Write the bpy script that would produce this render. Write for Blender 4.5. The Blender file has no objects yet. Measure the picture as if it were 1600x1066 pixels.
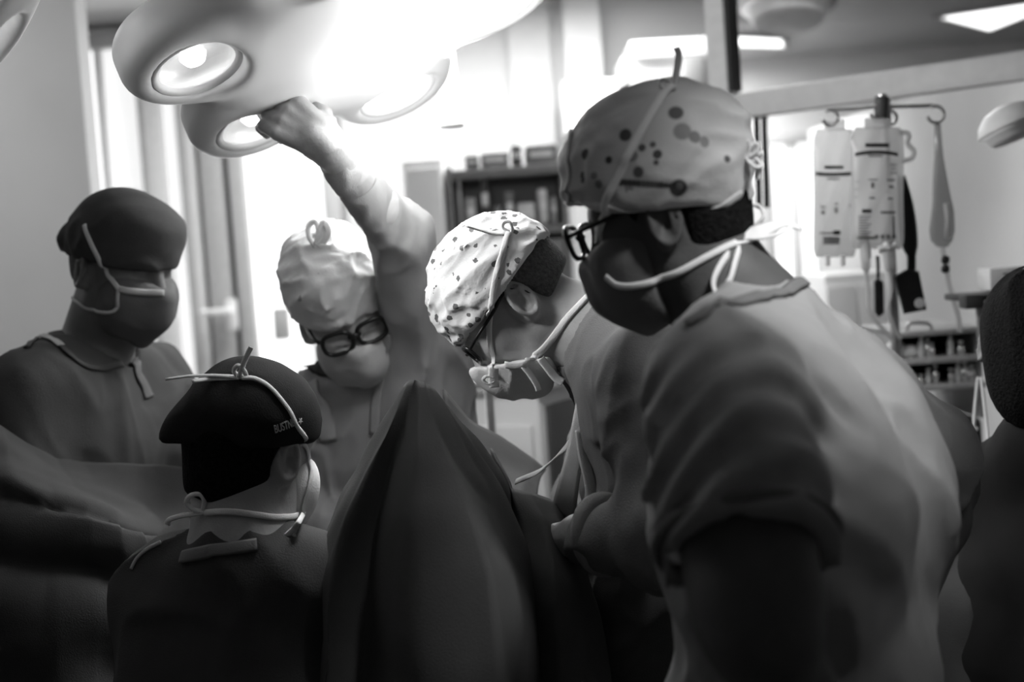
import bpy, bmesh, math, random
import numpy as np
from mathutils import Vector, Matrix

random.seed(7)
SC = bpy.context.scene
COL = SC.collection
F = 2222.0                                   # focal length in pixels of the 1600x1066 frame (50 mm on 36 mm)

# ------------------------------------------------------------------ camera
CAM = np.array([0.0, 0.0, 1.62])
_p, _r = math.radians(3.4), math.radians(4.0)
_f = np.array([0, math.cos(_p), -math.sin(_p)])
_r0 = np.array([1.0, 0, 0])
_u0 = np.cross(_r0, _f)
CR = math.cos(_r) * _r0 - math.sin(_r) * _u0
CU = math.sin(_r) * _r0 + math.cos(_r) * _u0
CF = _f
cd = bpy.data.cameras.new('camera')
cd.lens = 50.0
cd.sensor_width = 36.0
cd.clip_start = 0.05
cd.dof.use_dof = True
cd.dof.focus_distance = 2.15
cd.dof.aperture_fstop = 2.6
cam = bpy.data.objects.new('camera', cd)
COL.objects.link(cam)
cam.matrix_world = Matrix(((CR[0], CU[0], -CF[0], CAM[0]), (CR[1], CU[1], -CF[1], CAM[1]),
                           (CR[2], CU[2], -CF[2], CAM[2]), (0, 0, 0, 1)))
SC.camera = cam

# ------------------------------------------------------------------ view, world, large lights
vs = SC.view_settings
vs.view_transform = 'Standard'
vs.look = 'None'
vs.exposure = 0.0
vs.gamma = 1.0
vs.use_curve_mapping = False
SC.cycles.use_denoising = True
SC.cycles.max_bounces = 6
SC.cycles.sample_clamp_indirect = 4.0
W = bpy.data.worlds.new('world')
SC.world = W
W.use_nodes = True
W.node_tree.nodes['Background'].inputs[0].default_value = (1, 1, 1, 1)
W.node_tree.nodes['Background'].inputs[1].default_value = 0.03


def P(px, py, d):
    """pixel + distance along the view axis -> world point"""
    return CAM + CF * d + CR * ((px - 800.0) / F * d) + CU * ((533.0 - py) / F * d)


def V(rx, uy, fz):
    v = CR * rx + CU * uy + CF * fz
    return v / np.linalg.norm(v)


def on_y(px, py, y):
    k = CF + CR * ((px - 800.0) / F) + CU * ((533.0 - py) / F)
    return CAM + k * ((y - CAM[1]) / k[1])


def nrm(v):
    v = np.asarray(v, float)
    return v / max(1e-9, np.linalg.norm(v))


def light(name, kind, loc, energy, target=None, **kw):
    ld = bpy.data.lights.new(name, kind)
    ld.energy = energy
    for k, v in kw.items():
        setattr(ld, k, v)
    o = bpy.data.objects.new(name, ld)
    COL.objects.link(o)
    o.location = Vector(loc)
    if target is not None:
        d = Vector(target) - Vector(loc)
        o.rotation_euler = d.to_track_quat('-Z', 'Y').to_euler()
    return o


def dn0(a):
    return np.asarray(a, float)


LAMP_C = P(556, 50, 2.32)
LAMP_N = V(.4145, -.8775, -.2414)
LAMP2_C = P(-58, 32, 1.95)
LAMP2_N = V(.75, -.60, .15)
light('housing_fill', 'POINT', LAMP_C + LAMP_N * .14 + CR * .12, 5.5, shadow_soft_size=.10)  # added point under the lamp to whiten its housing
light('surgical_spot', 'SPOT', LAMP_C + LAMP_N * .12, 44, P(490, 800, 2.3), spot_size=math.radians(50), spot_blend=.6, shadow_soft_size=.16)
light('second_lamp_beam', 'SPOT', LAMP2_C + LAMP2_N * .12, 24, P(800, 470, 2.2), spot_size=math.radians(30), spot_blend=.5, shadow_soft_size=.1)
light('arm_rim_fill', 'POINT', P(690, 70, 2.88), 26, shadow_soft_size=.12)  # added point behind the lamp, rims the raised arm and the caps
light('back_wall_fill', 'AREA', (-.1, 5.5, 2.70), 50, (-.1, 5.5, 0), shape='RECTANGLE', size=1.4, size_y=.3)  # added light with no fixture, gives the back wall its pale falloff
light('left_wall_fill', 'AREA', (-2.3, 3.7, 2.70), 11, (-2.3, 4.3, 0), shape='RECTANGLE', size=1.2, size_y=.3)  # added wall washer with no fixture, grades the left wall from above
light('shirt_back_fill', 'SPOT', (.80, .95, 2.70), 140, P(1240, 520, 1.66), spot_size=math.radians(24), spot_blend=1.0, shadow_soft_size=.12)  # added unseen spot, brightens the foreground man's upper back
light('far_room_fill', 'AREA', (1.2, 8.2, 2.70), 44, (1.2, 8.2, 0), shape='RECTANGLE', size=.5, size_y=.9)  # added light with no fixture, brightens the partition on the right
light('window_glow', 'AREA', (-1.6, 6.1, 1.5), 14, (-1.0, 2.0, 1.2), shape='RECTANGLE', size=1.4, size_y=2.0)
light('bag_fill', 'AREA', (1.05, 4.7, 2.70), 12, (1.05, 4.2, 0), shape='RECTANGLE', size=.6, size_y=.3)  # added light with no fixture for the bags, machine top and white cabinet


# ------------------------------------------------------------------ materials
def _nodes(name):
    m = bpy.data.materials.new(name)
    m.use_nodes = True
    nt = m.node_tree
    return m, nt, nt.nodes['Principled BSDF']


def mat(name, g, rough=0.7, metal=0.0, var=0.08, scale=20.0, bump=0.0, bscale=80.0, spec=0.3, sheen=0.0, trans=0.0, ior=1.45, sss=0.0):
    m, nt, b = _nodes(name)
    b.inputs['Roughness'].default_value = rough
    b.inputs['Metallic'].default_value = metal
    b.inputs['Specular IOR Level'].default_value = spec
    b.inputs['Sheen Weight'].default_value = sheen
    b.inputs['Transmission Weight'].default_value = trans
    b.inputs['IOR'].default_value = ior
    tc = nt.nodes.new('ShaderNodeTexCoord')
    n = nt.nodes.new('ShaderNodeTexNoise')
    n.inputs['Scale'].default_value = scale
    n.inputs['Detail'].default_value = 4
    nt.links.new(tc.outputs['Object'], n.inputs['Vector'])
    cr = nt.nodes.new('ShaderNodeValToRGB')
    lo, hi = g * (1 - var), min(1, g * (1 + var))
    cr.color_ramp.elements[0].position = 0.3
    cr.color_ramp.elements[0].color = (lo, lo, lo, 1)
    cr.color_ramp.elements[1].position = 0.7
    cr.color_ramp.elements[1].color = (hi, hi, hi, 1)
    nt.links.new(n.outputs['Fac'], cr.inputs[0])
    nt.links.new(cr.outputs[0], b.inputs['Base Color'])
    if bump:
        n2 = nt.nodes.new('ShaderNodeTexNoise')
        n2.inputs['Scale'].default_value = bscale
        n2.inputs['Detail'].default_value = 3
        nt.links.new(tc.outputs['Object'], n2.inputs['Vector'])
        bp = nt.nodes.new('ShaderNodeBump')
        bp.inputs['Strength'].default_value = bump
        bp.inputs['Distance'].default_value = 0.004
        nt.links.new(n2.outputs['Fac'], bp.inputs['Height'])
        nt.links.new(bp.outputs[0], b.inputs['Normal'])
    return m


def emit(name, g, strength, base=0.8):
    m, nt, b = _nodes(name)
    b.inputs['Base Color'].default_value = (base, base, base, 1)
    b.inputs['Emission Color'].default_value = (g, g, g, 1)
    b.inputs['Emission Strength'].default_value = strength
    b.inputs['Roughness'].default_value = 0.4
    return m


def glass(name, g=0.95, rough=0.02, alpha=0.18):
    """thin clear sheet: mostly see-through with a real reflection"""
    m = bpy.data.materials.new(name)
    m.use_nodes = True
    nt = m.node_tree
    nt.nodes.clear()
    out = nt.nodes.new('ShaderNodeOutputMaterial')
    tr = nt.nodes.new('ShaderNodeBsdfTransparent')
    tr.inputs[0].default_value = (g, g, g, 1)
    gl = nt.nodes.new('ShaderNodeBsdfGlossy')
    gl.inputs['Roughness'].default_value = rough
    fr = nt.nodes.new('ShaderNodeFresnel')
    fr.inputs[0].default_value = 1.45
    mx = nt.nodes.new('ShaderNodeMixShader')
    ge = nt.nodes.new('ShaderNodeNewGeometry')
    inv = nt.nodes.new('ShaderNodeMath'); inv.operation = 'SUBTRACT'
    inv.inputs[0].default_value = 1.0
    nt.links.new(ge.outputs['Backfacing'], inv.inputs[1])
    mu = nt.nodes.new('ShaderNodeMath'); mu.operation = 'MULTIPLY'
    nt.links.new(fr.outputs[0], mu.inputs[0])
    nt.links.new(inv.outputs[0], mu.inputs[1])
    nt.links.new(mu.outputs[0], mx.inputs[0])
    nt.links.new(tr.outputs[0], mx.inputs[1])
    nt.links.new(gl.outputs[0], mx.inputs[2])
    nt.links.new(mx.outputs[0], out.inputs[0])
    return m


def film(name, g, tint, mixf):
    """translucent plastic film: part see-through, part scattering"""
    m = bpy.data.materials.new(name)
    m.use_nodes = True
    nt = m.node_tree
    nt.nodes.clear()
    out = nt.nodes.new('ShaderNodeOutputMaterial')
    tr = nt.nodes.new('ShaderNodeBsdfTransparent')
    tr.inputs[0].default_value = (tint, tint, tint, 1)
    b = nt.nodes.new('ShaderNodeBsdfPrincipled')
    b.inputs['Base Color'].default_value = (g, g, g, 1)
    b.inputs['Roughness'].default_value = 0.15
    tl = nt.nodes.new('ShaderNodeBsdfTranslucent')
    tl.inputs[0].default_value = (g, g, g, 1)
    m1 = nt.nodes.new('ShaderNodeMixShader')
    m1.inputs[0].default_value = 0.5
    nt.links.new(b.outputs[0], m1.inputs[1])
    nt.links.new(tl.outputs[0], m1.inputs[2])
    mx = nt.nodes.new('ShaderNodeMixShader')
    mx.inputs[0].default_value = mixf
    nt.links.new(tr.outputs[0], mx.inputs[1])
    nt.links.new(m1.outputs[0], mx.inputs[2])
    nt.links.new(mx.outputs[0], out.inputs[0])
    return m


def mat_print(name, g, dots, scale=(38.0, 60.0), thr=0.22, ink=0.12, dens=0.5, rough=0.8):
    """printed cloth: scattered small motifs plus large dots (object-space centre, radius, value)"""
    m, nt, b = _nodes(name)
    L = nt.links.new
    b.inputs['Roughness'].default_value = rough
    b.inputs['Specular IOR Level'].default_value = 0.15
    tc = nt.nodes.new('ShaderNodeTexCoord')
    cur = nt.nodes.new('ShaderNodeRGB')
    cur.outputs[0].default_value = (g, g, g, 1)
    col = cur.outputs[0]

    def mix(fac, val, src):
        mx = nt.nodes.new('ShaderNodeMix')
        mx.data_type = 'RGBA'
        L(fac, mx.inputs[0])
        L(src, mx.inputs[6])
        mx.inputs[7].default_value = (val, val, val, 1)
        return mx.outputs[2]
    if scale:
        v = nt.nodes.new('ShaderNodeTexVoronoi')
        v.inputs['Scale'].default_value = scale[0]
        nz = nt.nodes.new('ShaderNodeTexNoise')
        nz.inputs['Scale'].default_value = scale[1] * 2.2
        nz.inputs['Detail'].default_value = 2
        L(tc.outputs['Object'], v.inputs['Vector'])
        L(tc.outputs['Object'], nz.inputs['Vector'])
        sep = nt.nodes.new('ShaderNodeSeparateColor')
        L(v.outputs['Color'], sep.inputs[0])
        keep = nt.nodes.new('ShaderNodeMath'); keep.operation = 'LESS_THAN'
        L(sep.outputs[0], keep.inputs[0]); keep.inputs[1].default_value = dens
        add = nt.nodes.new('ShaderNodeMath'); add.operation = 'MULTIPLY_ADD'
        L(nz.outputs['Fac'], add.inputs[0]); add.inputs[1].default_value = 0.5
        L(v.outputs['Distance'], add.inputs[2])
        lt = nt.nodes.new('ShaderNodeMath'); lt.operation = 'LESS_THAN'
        L(add.outputs[0], lt.inputs[0]); lt.inputs[1].default_value = thr + 0.25
        mu = nt.nodes.new('ShaderNodeMath'); mu.operation = 'MULTIPLY'
        L(keep.outputs[0], mu.inputs[0]); L(lt.outputs[0], mu.inputs[1])
        col = mix(mu.outputs[0], ink, col)
    for (c, r, val) in dots:
        vm = nt.nodes.new('ShaderNodeVectorMath'); vm.operation = 'DISTANCE'
        L(tc.outputs['Object'], vm.inputs[0]); vm.inputs[1].default_value = tuple(float(x) for x in c)
        mr = nt.nodes.new('ShaderNodeMapRange')
        mr.inputs[1].default_value = r * 0.85
        mr.inputs[2].default_value = r * 1.1
        mr.inputs[3].default_value = 1.0
        mr.inputs[4].default_value = 0.0
        L(vm.outputs['Value'], mr.inputs[0])
        col = mix(mr.outputs[0], val, col)
    L(col, b.inputs['Base Color'])
    n2 = nt.nodes.new('ShaderNodeTexNoise')
    n2.inputs['Scale'].default_value = 300
    L(tc.outputs['Object'], n2.inputs['Vector'])
    bp = nt.nodes.new('ShaderNodeBump')
    bp.inputs['Strength'].default_value = 0.25
    bp.inputs['Distance'].default_value = 0.002
    L(n2.outputs['Fac'], bp.inputs['Height'])
    L(bp.outputs[0], b.inputs['Normal'])
    return m


# ------------------------------------------------------------------ objects
ORG = {}


def empty(name, loc, label, cat, group=None):
    o = bpy.data.objects.new(name, None)
    o.empty_display_size = 0.1
    COL.objects.link(o)
    o.location = Vector([float(x) for x in loc])
    ORG[o.name] = np.array(loc, float)
    o['label'] = label
    o['category'] = cat
    if group:
        o['group'] = group
    return o


def mesh_obj(name, verts, faces, material, parent=None, origin=None, smooth=True, label=None, cat=None, kind=None, group=None):
    verts = np.asarray(verts, np.float32).reshape(-1, 3)
    if parent is not None:
        org = ORG[parent.name]
    elif origin is not None:
        org = np.array(origin, float)
    else:
        org = np.array([(verts[:, 0].min() + verts[:, 0].max()) / 2, (verts[:, 1].min() + verts[:, 1].max()) / 2, verts[:, 2].min()])
    v = (verts - org).astype(np.float32)
    me = bpy.data.meshes.new(name)
    if isinstance(faces, np.ndarray):
        nf = len(faces)
        me.vertices.add(len(v)); me.vertices.foreach_set('co', v.ravel())
        me.loops.add(nf * 4); me.loops.foreach_set('vertex_index', faces.astype(np.int32).ravel())
        me.polygons.add(nf)
        me.polygons.foreach_set('loop_start', np.arange(0, nf * 4, 4, dtype=np.int32))
        me.update(calc_edges=True)
    else:
        me.from_pydata([tuple(float(c) for c in q) for q in v], [], faces)
        me.update()
    me.validate()
    me.shade_smooth() if smooth else me.shade_flat()
    if smooth == 'auto':
        me.set_sharp_from_angle(angle=math.radians(35))
    me.materials.append(material)
    o = bpy.data.objects.new(name, me)
    COL.objects.link(o)
    ORG[o.name] = org
    if parent is not None:
        o.parent = parent
    else:
        o.location = Vector([float(x) for x in org])
    if label: o['label'] = label
    if cat: o['category'] = cat
    if kind: o['kind'] = kind
    if group: o['group'] = group
    return o


I3 = np.eye(3)


def frame(z, x=None):
    """rotation whose columns are x, y, z axes"""
    z = nrm(z)
    if x is None:
        x = np.array([1.0, 0, 0]) if abs(z[0]) < 0.8 else np.array([0, 1.0, 0])
    x = nrm(np.asarray(x, float) - z * np.dot(x, z))
    return np.column_stack([x, np.cross(z, x), z])


def catmull(pts, n=10, closed=False):
    p = [np.asarray(q, float) for q in pts]
    N = len(p)
    out = []
    rng = range(N if closed else N - 1)
    for i in rng:
        if closed:
            a, b, c, d = p[(i - 1) % N], p[i], p[(i + 1) % N], p[(i + 2) % N]
        else:
            a = p[i - 1] if i > 0 else 2 * p[0] - p[1]
            b, c = p[i], p[i + 1]
            d = p[i + 2] if i + 2 < N else 2 * p[-1] - p[-2]
        for k in range(n):
            t = k / n
            out.append(0.5 * (2 * b + (c - a) * t + (2 * a - 5 * b + 4 * c - d) * t * t + (3 * b - a - 3 * c + d) * t ** 3))
    if not closed:
        out.append(p[-1])
    return np.array(out)


class MB:
    """collects shapes into one mesh"""
    def __init__(self):
        self.v = []
        self.f = []

    def add(self, verts, faces):
        o = len(self.v)
        self.v.extend([tuple(float(c) for c in q) for q in verts])
        self.f.extend([tuple(i + o for i in q) for q in faces])
        return self

    def box(self, c, size, R=I3, ch=0.0):
        c = np.asarray(c, float)
        h = np.asarray(size, float) / 2
        bm = bmesh.new()
        bmesh.ops.create_cube(bm, size=1.0)
        for w in bm.verts:
            w.co = Vector((w.co.x * 2 * h[0], w.co.y * 2 * h[1], w.co.z * 2 * h[2]))
        if ch > 0:
            bmesh.ops.bevel(bm, geom=list(bm.edges), offset=min(ch, h.min() * 0.9), segments=2, affect='EDGES', profile=0.5)
        bm.verts.index_update()
        vv = [c + R @ np.array(w.co) for w in bm.verts]
        self.add(vv, [[w.index for w in fc.verts] for fc in bm.faces])
        bm.free()
        return self

    def lathe(self, prof, c, R=I3, n=32, sx=1.0, sy=1.0, cap=True):
        c = np.asarray(c, float)
        vv, ff = [], []
        for (r, z) in prof:
            for k in range(n):
                a = 2 * math.pi * k / n
                vv.append(c + R @ np.array([r * sx * math.cos(a), r * sy * math.sin(a), z]))
        m = len(prof)
        for i in range(m - 1):
            for k in range(n):
                ff.append((i * n + k, i * n + (k + 1) % n, (i + 1) * n + (k + 1) % n, (i + 1) * n + k))
        if cap and prof[0][0] > 1e-6:
            ff.append(tuple(range(n))[::-1])
        if cap and prof[-1][0] > 1e-6:
            ff.append(tuple((m - 1) * n + k for k in range(n)))
        return self.add(vv, ff)

    def cyl(self, a, b, r, n=16, r2=None):
        a, b = np.asarray(a, float), np.asarray(b, float)
        L = np.linalg.norm(b - a)
        r2 = r if r2 is None else r2
        return self.lathe([(r, 0), (r2, L)], a, frame(b - a), n)

    def tube(self, pts, r, n=10, closed=False, flat=1.0):
        pts = np.asarray(pts, float)
        N = len(pts)
        rr = r if hasattr(r, '__len__') else [r] * N
        vv, ff = [], []
        if closed:
            T = np.roll(pts, -1, 0) - np.roll(pts, 1, 0)
        else:
            T = np.gradient(pts, axis=0)
        x = None
        for i in range(N):
            Rm = frame(T[i], x)
            x = Rm[:, 0]
            for k in range(n):
                a = 2 * math.pi * k / n
                vv.append(pts[i] + Rm @ np.array([rr[i] * math.cos(a), rr[i] * flat * math.sin(a), 0]))
        for i in range(N if closed else N - 1):
            j = (i + 1) % N
            for k in range(n):
                ff.append((i * n + k, i * n + (k + 1) % n, j * n + (k + 1) % n, j * n + k))
        if not closed:
            ff.append(tuple(range(n))[::-1])
            ff.append(tuple((N - 1) * n + k for k in range(n)))
        return self.add(vv, ff)

    def ribbon(self, pts, nors, width, th=0.0015):
        """flat tape of a given width whose flat side faces nors"""
        pts = np.asarray(pts, float)
        N = len(pts)
        T = np.gradient(pts, axis=0)
        ww = width if hasattr(width, '__len__') else [width] * N
        vv, ff = [], []
        for i in range(N):
            n_ = nrm(nors[i])
            s = nrm(np.cross(T[i], n_))
            h = ww[i] / 2
            vv += [pts[i] - s * h, pts[i] - s * h * 0.6 + n_ * th, pts[i] + s * h * 0.6 + n_ * th, pts[i] + s * h,
                   pts[i] + s * h * 0.6 - n_ * th, pts[i] - s * h * 0.6 - n_ * th]
        for i in range(N - 1):
            for k in range(6):
                ff.append((i * 6 + k, i * 6 + (k + 1) % 6, (i + 1) * 6 + (k + 1) % 6, (i + 1) * 6 + k))
        ff.append((5, 4, 3, 2, 1, 0))
        ff.append(tuple((N - 1) * 6 + k for k in range(6)))
        return self.add(vv, ff)

    def build(self, name, material, parent=None, **kw):
        kw.setdefault('smooth', 'auto')
        return mesh_obj(name, self.v, self.f, material, parent, **kw)


# ------------------------------------------------------------------ noise
_rg = np.random.RandomState(11)
_perm = np.concatenate([_rg.permutation(256)] * 2).astype(np.int32)
_rand = _rg.rand(256).astype(np.float32)


def vnoise(p):
    i = np.floor(p).astype(np.int32)
    f = (p - i).astype(np.float32)
    f = f * f * (3 - 2 * f)
    i &= 255

    def h(dx, dy, dz):
        a = _perm[(i[:, 0] + dx) & 255]
        b = _perm[(a + i[:, 1] + dy) & 255]
        return _rand[_perm[(b + i[:, 2] + dz) & 255] & 255]
    x0 = h(0, 0, 0) * (1 - f[:, 0]) + h(1, 0, 0) * f[:, 0]
    x1 = h(0, 1, 0) * (1 - f[:, 0]) + h(1, 1, 0) * f[:, 0]
    x2 = h(0, 0, 1) * (1 - f[:, 0]) + h(1, 0, 1) * f[:, 0]
    x3 = h(0, 1, 1) * (1 - f[:, 0]) + h(1, 1, 1) * f[:, 0]
    y0 = x0 * (1 - f[:, 1]) + x1 * f[:, 1]
    y1 = x2 * (1 - f[:, 1]) + x3 * f[:, 1]
    return y0 * (1 - f[:, 2]) + y1 * f[:, 2]


def folds(direction, across, along, amp, seed=0.0, warp=0.6):
    """cloth folds running along a direction: ridged noise, stretched"""
    R = frame(direction)

    def fn(p):
        q = p @ R
        q = q * np.array([across, across, along]) + seed
        w = vnoise(p * 5.0 + seed + 7.3)
        q = q + (w[:, None] - 0.5) * warp * 2
        n = vnoise(q)
        rdg = 1.0 - np.abs(2 * n - 1)
        n2 = vnoise(q * 2.3 + 31.0)
        return -(amp * (rdg * rdg - 0.4) + amp * 0.35 * (n2 - 0.5))
    fn.amp = amp * 1.3
    return fn


# ------------------------------------------------------------------ signed-distance modelling
class Sdf:
    def __init__(self):
        self.ops = []
        self.disp = []

    def _a(self, op, k, fn, lo=None, hi=None):
        self.ops.append((op, k, fn, lo, hi))
        return self

    def cone(self, a, b, r1, r2=None, k=0.02, op='u'):
        a, b = np.asarray(a, float), np.asarray(b, float)
        r2 = r1 if r2 is None else r2
        ba = b - a
        L2 = max(1e-9, float(ba @ ba))

        def fn(p):
            q = p - a
            t = np.clip(q @ ba / L2, 0, 1)
            return np.sqrt(((q - t[:, None] * ba) ** 2).sum(1)) - (r1 + (r2 - r1) * t)
        rm = max(r1, r2)
        return self._a(op, k, fn, np.minimum(a, b) - rm, np.maximum(a, b) + rm)

    def ball(self, c, r, k=0.02, op='u'):
        return self.cone(c, np.asarray(c, float) + 1e-6, r, r, k, op)

    def ell(self, c, rad, R=I3, k=0.02, op='u'):
        c = np.asarray(c, float)
        rad = np.asarray(rad, float)

        def fn(p):
            q = (p - c) @ R
            k0 = np.sqrt(((q / rad) ** 2).sum(1))
            k1 = np.sqrt(((q / rad ** 2) ** 2).sum(1))
            return np.where(k1 < 1e-6, -rad.min(), k0 * (k0 - 1) / np.maximum(k1, 1e-6))
        rm = rad.max()
        return self._a(op, k, fn, c - rm, c + rm)

    def box(self, c, half, R=I3, rnd=0.005, k=0.01, op='u'):
        c = np.asarray(c, float)
        half = np.asarray(half, float) - rnd

        def fn(p):
            q = np.abs((p - c) @ R) - half
            return np.sqrt((np.maximum(q, 0) ** 2).sum(1)) + np.minimum(q.max(1), 0) - rnd
        rm = np.linalg.norm(half) + rnd
        return self._a(op, k, fn, c - rm, c + rm)

    def cyl(self, c, r, h, R=I3, rnd=0.01, k=0.01, op='u'):
        c = np.asarray(c, float)

        def fn(p):
            q = (p - c) @ R
            a = np.sqrt(q[:, 0] ** 2 + q[:, 1] ** 2) - (r - rnd)
            b = np.abs(q[:, 2]) - (h - rnd)
            return np.minimum(np.maximum(a, b), 0) + np.sqrt(np.maximum(a, 0) ** 2 + np.maximum(b, 0) ** 2) - rnd
        rm = math.hypot(r, h)
        return self._a(op, k, fn, c - rm, c + rm)

    def ring(self, c, R, a, b, r, k=0.003, op='u'):
        c = np.asarray(c, float)

        def fn(p):
            q = (p - c) @ R
            l = np.sqrt((q[:, 0] / a) ** 2 + (q[:, 1] / b) ** 2)
            th = np.arctan2(q[:, 1] / b, q[:, 0] / a)
            ex, ey = a * np.cos(th), b * np.sin(th)
            return np.sqrt((q[:, 0] - ex) ** 2 + (q[:, 1] - ey) ** 2 + q[:, 2] ** 2) - r
        rm = max(a, b) + r
        return self._a(op, k, fn, c - rm, c + rm)

    def keep(self, pt, n, k=0.002):
        """keep the side the normal points to"""
        pt = np.asarray(pt, float)
        n = nrm(n)
        return self._a('i', k, lambda p: -((p - pt) @ n))

    def inter(self, other, k=0.002):
        return self._a('i', k, other.ev)

    def minus(self, other, k=0.002, off=0.0):
        return self._a('s', k, lambda p: other.ev(p) - off)

    @staticmethod
    def comb(op, k, d, e):
        if op == 'u':
            h = np.clip(0.5 + 0.5 * (e - d) / k, 0, 1)
            return e * (1 - h) + d * h - k * h * (1 - h)
        if op == 's':
            e = -e
        h = np.clip(0.5 - 0.5 * (e - d) / k, 0, 1)
        return e * (1 - h) + d * h + k * h * (1 - h)

    def ev(self, p):
        p = np.atleast_2d(np.asarray(p, float))
        d = np.full(len(p), 9.0)
        for (op, k, fn, lo, hi) in self.ops:
            d = Sdf.comb(op, k, d, fn(p))
        for g in self.disp:
            d = d + g(p)
        return d

    def grad(self, p, e=0.002):
        p = np.atleast_2d(p)
        g = np.stack([self.ev(p + np.eye(3)[i] * e) - self.ev(p - np.eye(3)[i] * e) for i in range(3)], 1)
        return g / np.maximum(1e-9, np.linalg.norm(g, axis=1))[:, None]

    def bounds(self):
        lo = np.min([o[3] for o in self.ops if o[0] == 'u'], 0)
        hi = np.max([o[4] for o in self.ops if o[0] == 'u'], 0)
        return lo, hi

    def mesh(self, h=0.006, fine=None, pad=0.02, lo=None, hi=None):
        """surface nets on a block-sparse grid; fine = list of (lo, hi, h) boxes in which the grid is denser"""
        l0, h0 = self.bounds()
        lo = (l0 - pad) if lo is None else np.maximum(l0 - pad, lo)
        hi = (h0 + pad) if hi is None else np.minimum(h0 + pad, hi)
        axes = []
        B = 8
        for a in range(3):
            c = [lo[a]]
            while c[-1] < hi[a]:
                st = h
                for fb in (fine or []):
                    if fb[0][a] - fb[2] <= c[-1] <= fb[1][a]:
                        st = min(st, fb[2])
                c.append(c[-1] + st)
            while (len(c)) % B:
                c.append(c[-1] + (c[-1] - c[-2]))
            axes.append(np.array(c))
        nx, ny, nz = [len(a) for a in axes]
        # block centres
        cen, rad = [], []
        for a in axes:
            bl = a.reshape(-1, B)
            e = np.append(bl[1:, 0], bl[-1, -1] + (bl[-1, -1] - bl[-1, -2]))
            cen.append((bl[:, 0] + e) / 2)
            rad.append((e - bl[:, 0]) / 2)
        gx, gy, gz = np.meshgrid(*[np.arange(len(c)) for c in cen], indexing='ij')
        bi = np.stack([gx.ravel(), gy.ravel(), gz.ravel()], 1)
        bc = np.stack([cen[a][bi[:, a]] for a in range(3)], 1)
        br = np.sqrt(sum(rad[a][bi[:, a]] ** 2 for a in range(3)))
        amp = sum(g.amp for g in self.disp)
        d = np.full(len(bc), 9.0)
        cache = []
        for (op, k, fn, l_, h_) in self.ops:
            e = fn(bc)
            cache.append((e, d.copy()))
            d = Sdf.comb(op, k, d, e)
        act = np.abs(d) < br * 1.35 + amp + 0.012
        ids = np.nonzero(act)[0]
        val = np.where(d < 0, -1.0, 1.0)
        vol = np.repeat(np.repeat(np.repeat(val.reshape(len(cen[0]), len(cen[1]), len(cen[2])), B, 0), B, 1), B, 2).astype(np.float32)
        ar = np.arange(B)
        ox, oy, oz = [q.ravel() for q in np.meshgrid(ar, ar, ar, indexing='ij')]
        fin = d
        pts = np.stack([axes[a][bi[ids, a][:, None] * B + o[None, :]] for a, o in enumerate((ox, oy, oz))], 2)
        D = np.full(pts.shape[:2], 9.0)
        for (op, k, fn, l_, h_), (e, dprev) in zip(self.ops, cache):
            if op == 'u':
                need = e[ids] < np.minimum(fin[ids] + 2.8 * br[ids] + k + 0.02, 9)
                if any(o[0] != 'u' for o in self.ops):
                    need = e[ids] < np.minimum(dprev[ids], 1.0) + 2.8 * br[ids] + k + 0.02
            else:
                need = np.ones(len(ids), bool)
            if need.any():
                q = pts[need].reshape(-1, 3)
                D[need] = Sdf.comb(op, k, D[need], fn(q).reshape(-1, B ** 3))
        for g in self.disp:
            D += g(pts.reshape(-1, 3)).reshape(D.shape)
        ix = bi[ids, 0][:, None] * B + ox
        iy = bi[ids, 1][:, None] * B + oy
        iz = bi[ids, 2][:, None] * B + oz
        vol[ix, iy, iz] = D
        vol = np.where(np.abs(vol) < 1e-7, 1e-7, vol)
        s = vol < 0
        cnt = np.zeros((nx - 1, ny - 1, nz - 1), np.int8)
        for a in (0, 1):
            for b in (0, 1):
                for c in (0, 1):
                    cnt += s[a:nx - 1 + a, b:ny - 1 + b, c:nz - 1 + c]
        m = (cnt > 0) & (cnt < 8)
        idx = np.full(m.shape, -1, np.int32)
        cells = np.argwhere(m)
        idx[m] = np.arange(len(cells))
        acc = np.zeros((len(cells), 3))
        n = np.zeros(len(cells))
        cor = [(a, b, c) for a in (0, 1) for b in (0, 1) for c in (0, 1)]
        cv, cp = {}, {}
        for q in cor:
            ii = cells + np.array(q)
            cv[q] = vol[ii[:, 0], ii[:, 1], ii[:, 2]]
            cp[q] = np.stack([axes[0][ii[:, 0]], axes[1][ii[:, 1]], axes[2][ii[:, 2]]], 1)
        for i, q in enumerate(cor):
            for w in cor[i + 1:]:
                if sum(abs(q[j] - w[j]) for j in range(3)) != 1:
                    continue
                df = (cv[q] < 0) != (cv[w] < 0)
                t = np.where(df, cv[q] / np.where(df, cv[q] - cv[w], 1), 0)
                acc += np.where(df[:, None], cp[q] + t[:, None] * (cp[w] - cp[q]), 0)
                n += df
        verts = acc / np.maximum(n, 1)[:, None]
        quads = []
        for ax in range(3):
            o1, o2 = [(1, 2), (2, 0), (0, 1)][ax]
            sl0 = [slice(1, None)] * 3; sl1 = [slice(1, None)] * 3
            sl0[ax] = slice(0, -1); sl1[ax] = slice(1, None)
            A, Bq = s[tuple(sl0)], s[tuple(sl1)]
            e = np.argwhere(A != Bq)
            if not len(e):
                continue
            pos = A[tuple(e.T)]
            off = np.ones(3, int); off[ax] = 0
            c0 = e + off
            d1 = np.zeros(3, int); d1[o1] = 1
            d2 = np.zeros(3, int); d2[o2] = 1
            ok = np.ones(len(e), bool)
            for a in range(3):
                ok &= (c0[:, a] < m.shape[a])
            c0, pos = c0[ok], pos[ok]
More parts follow.
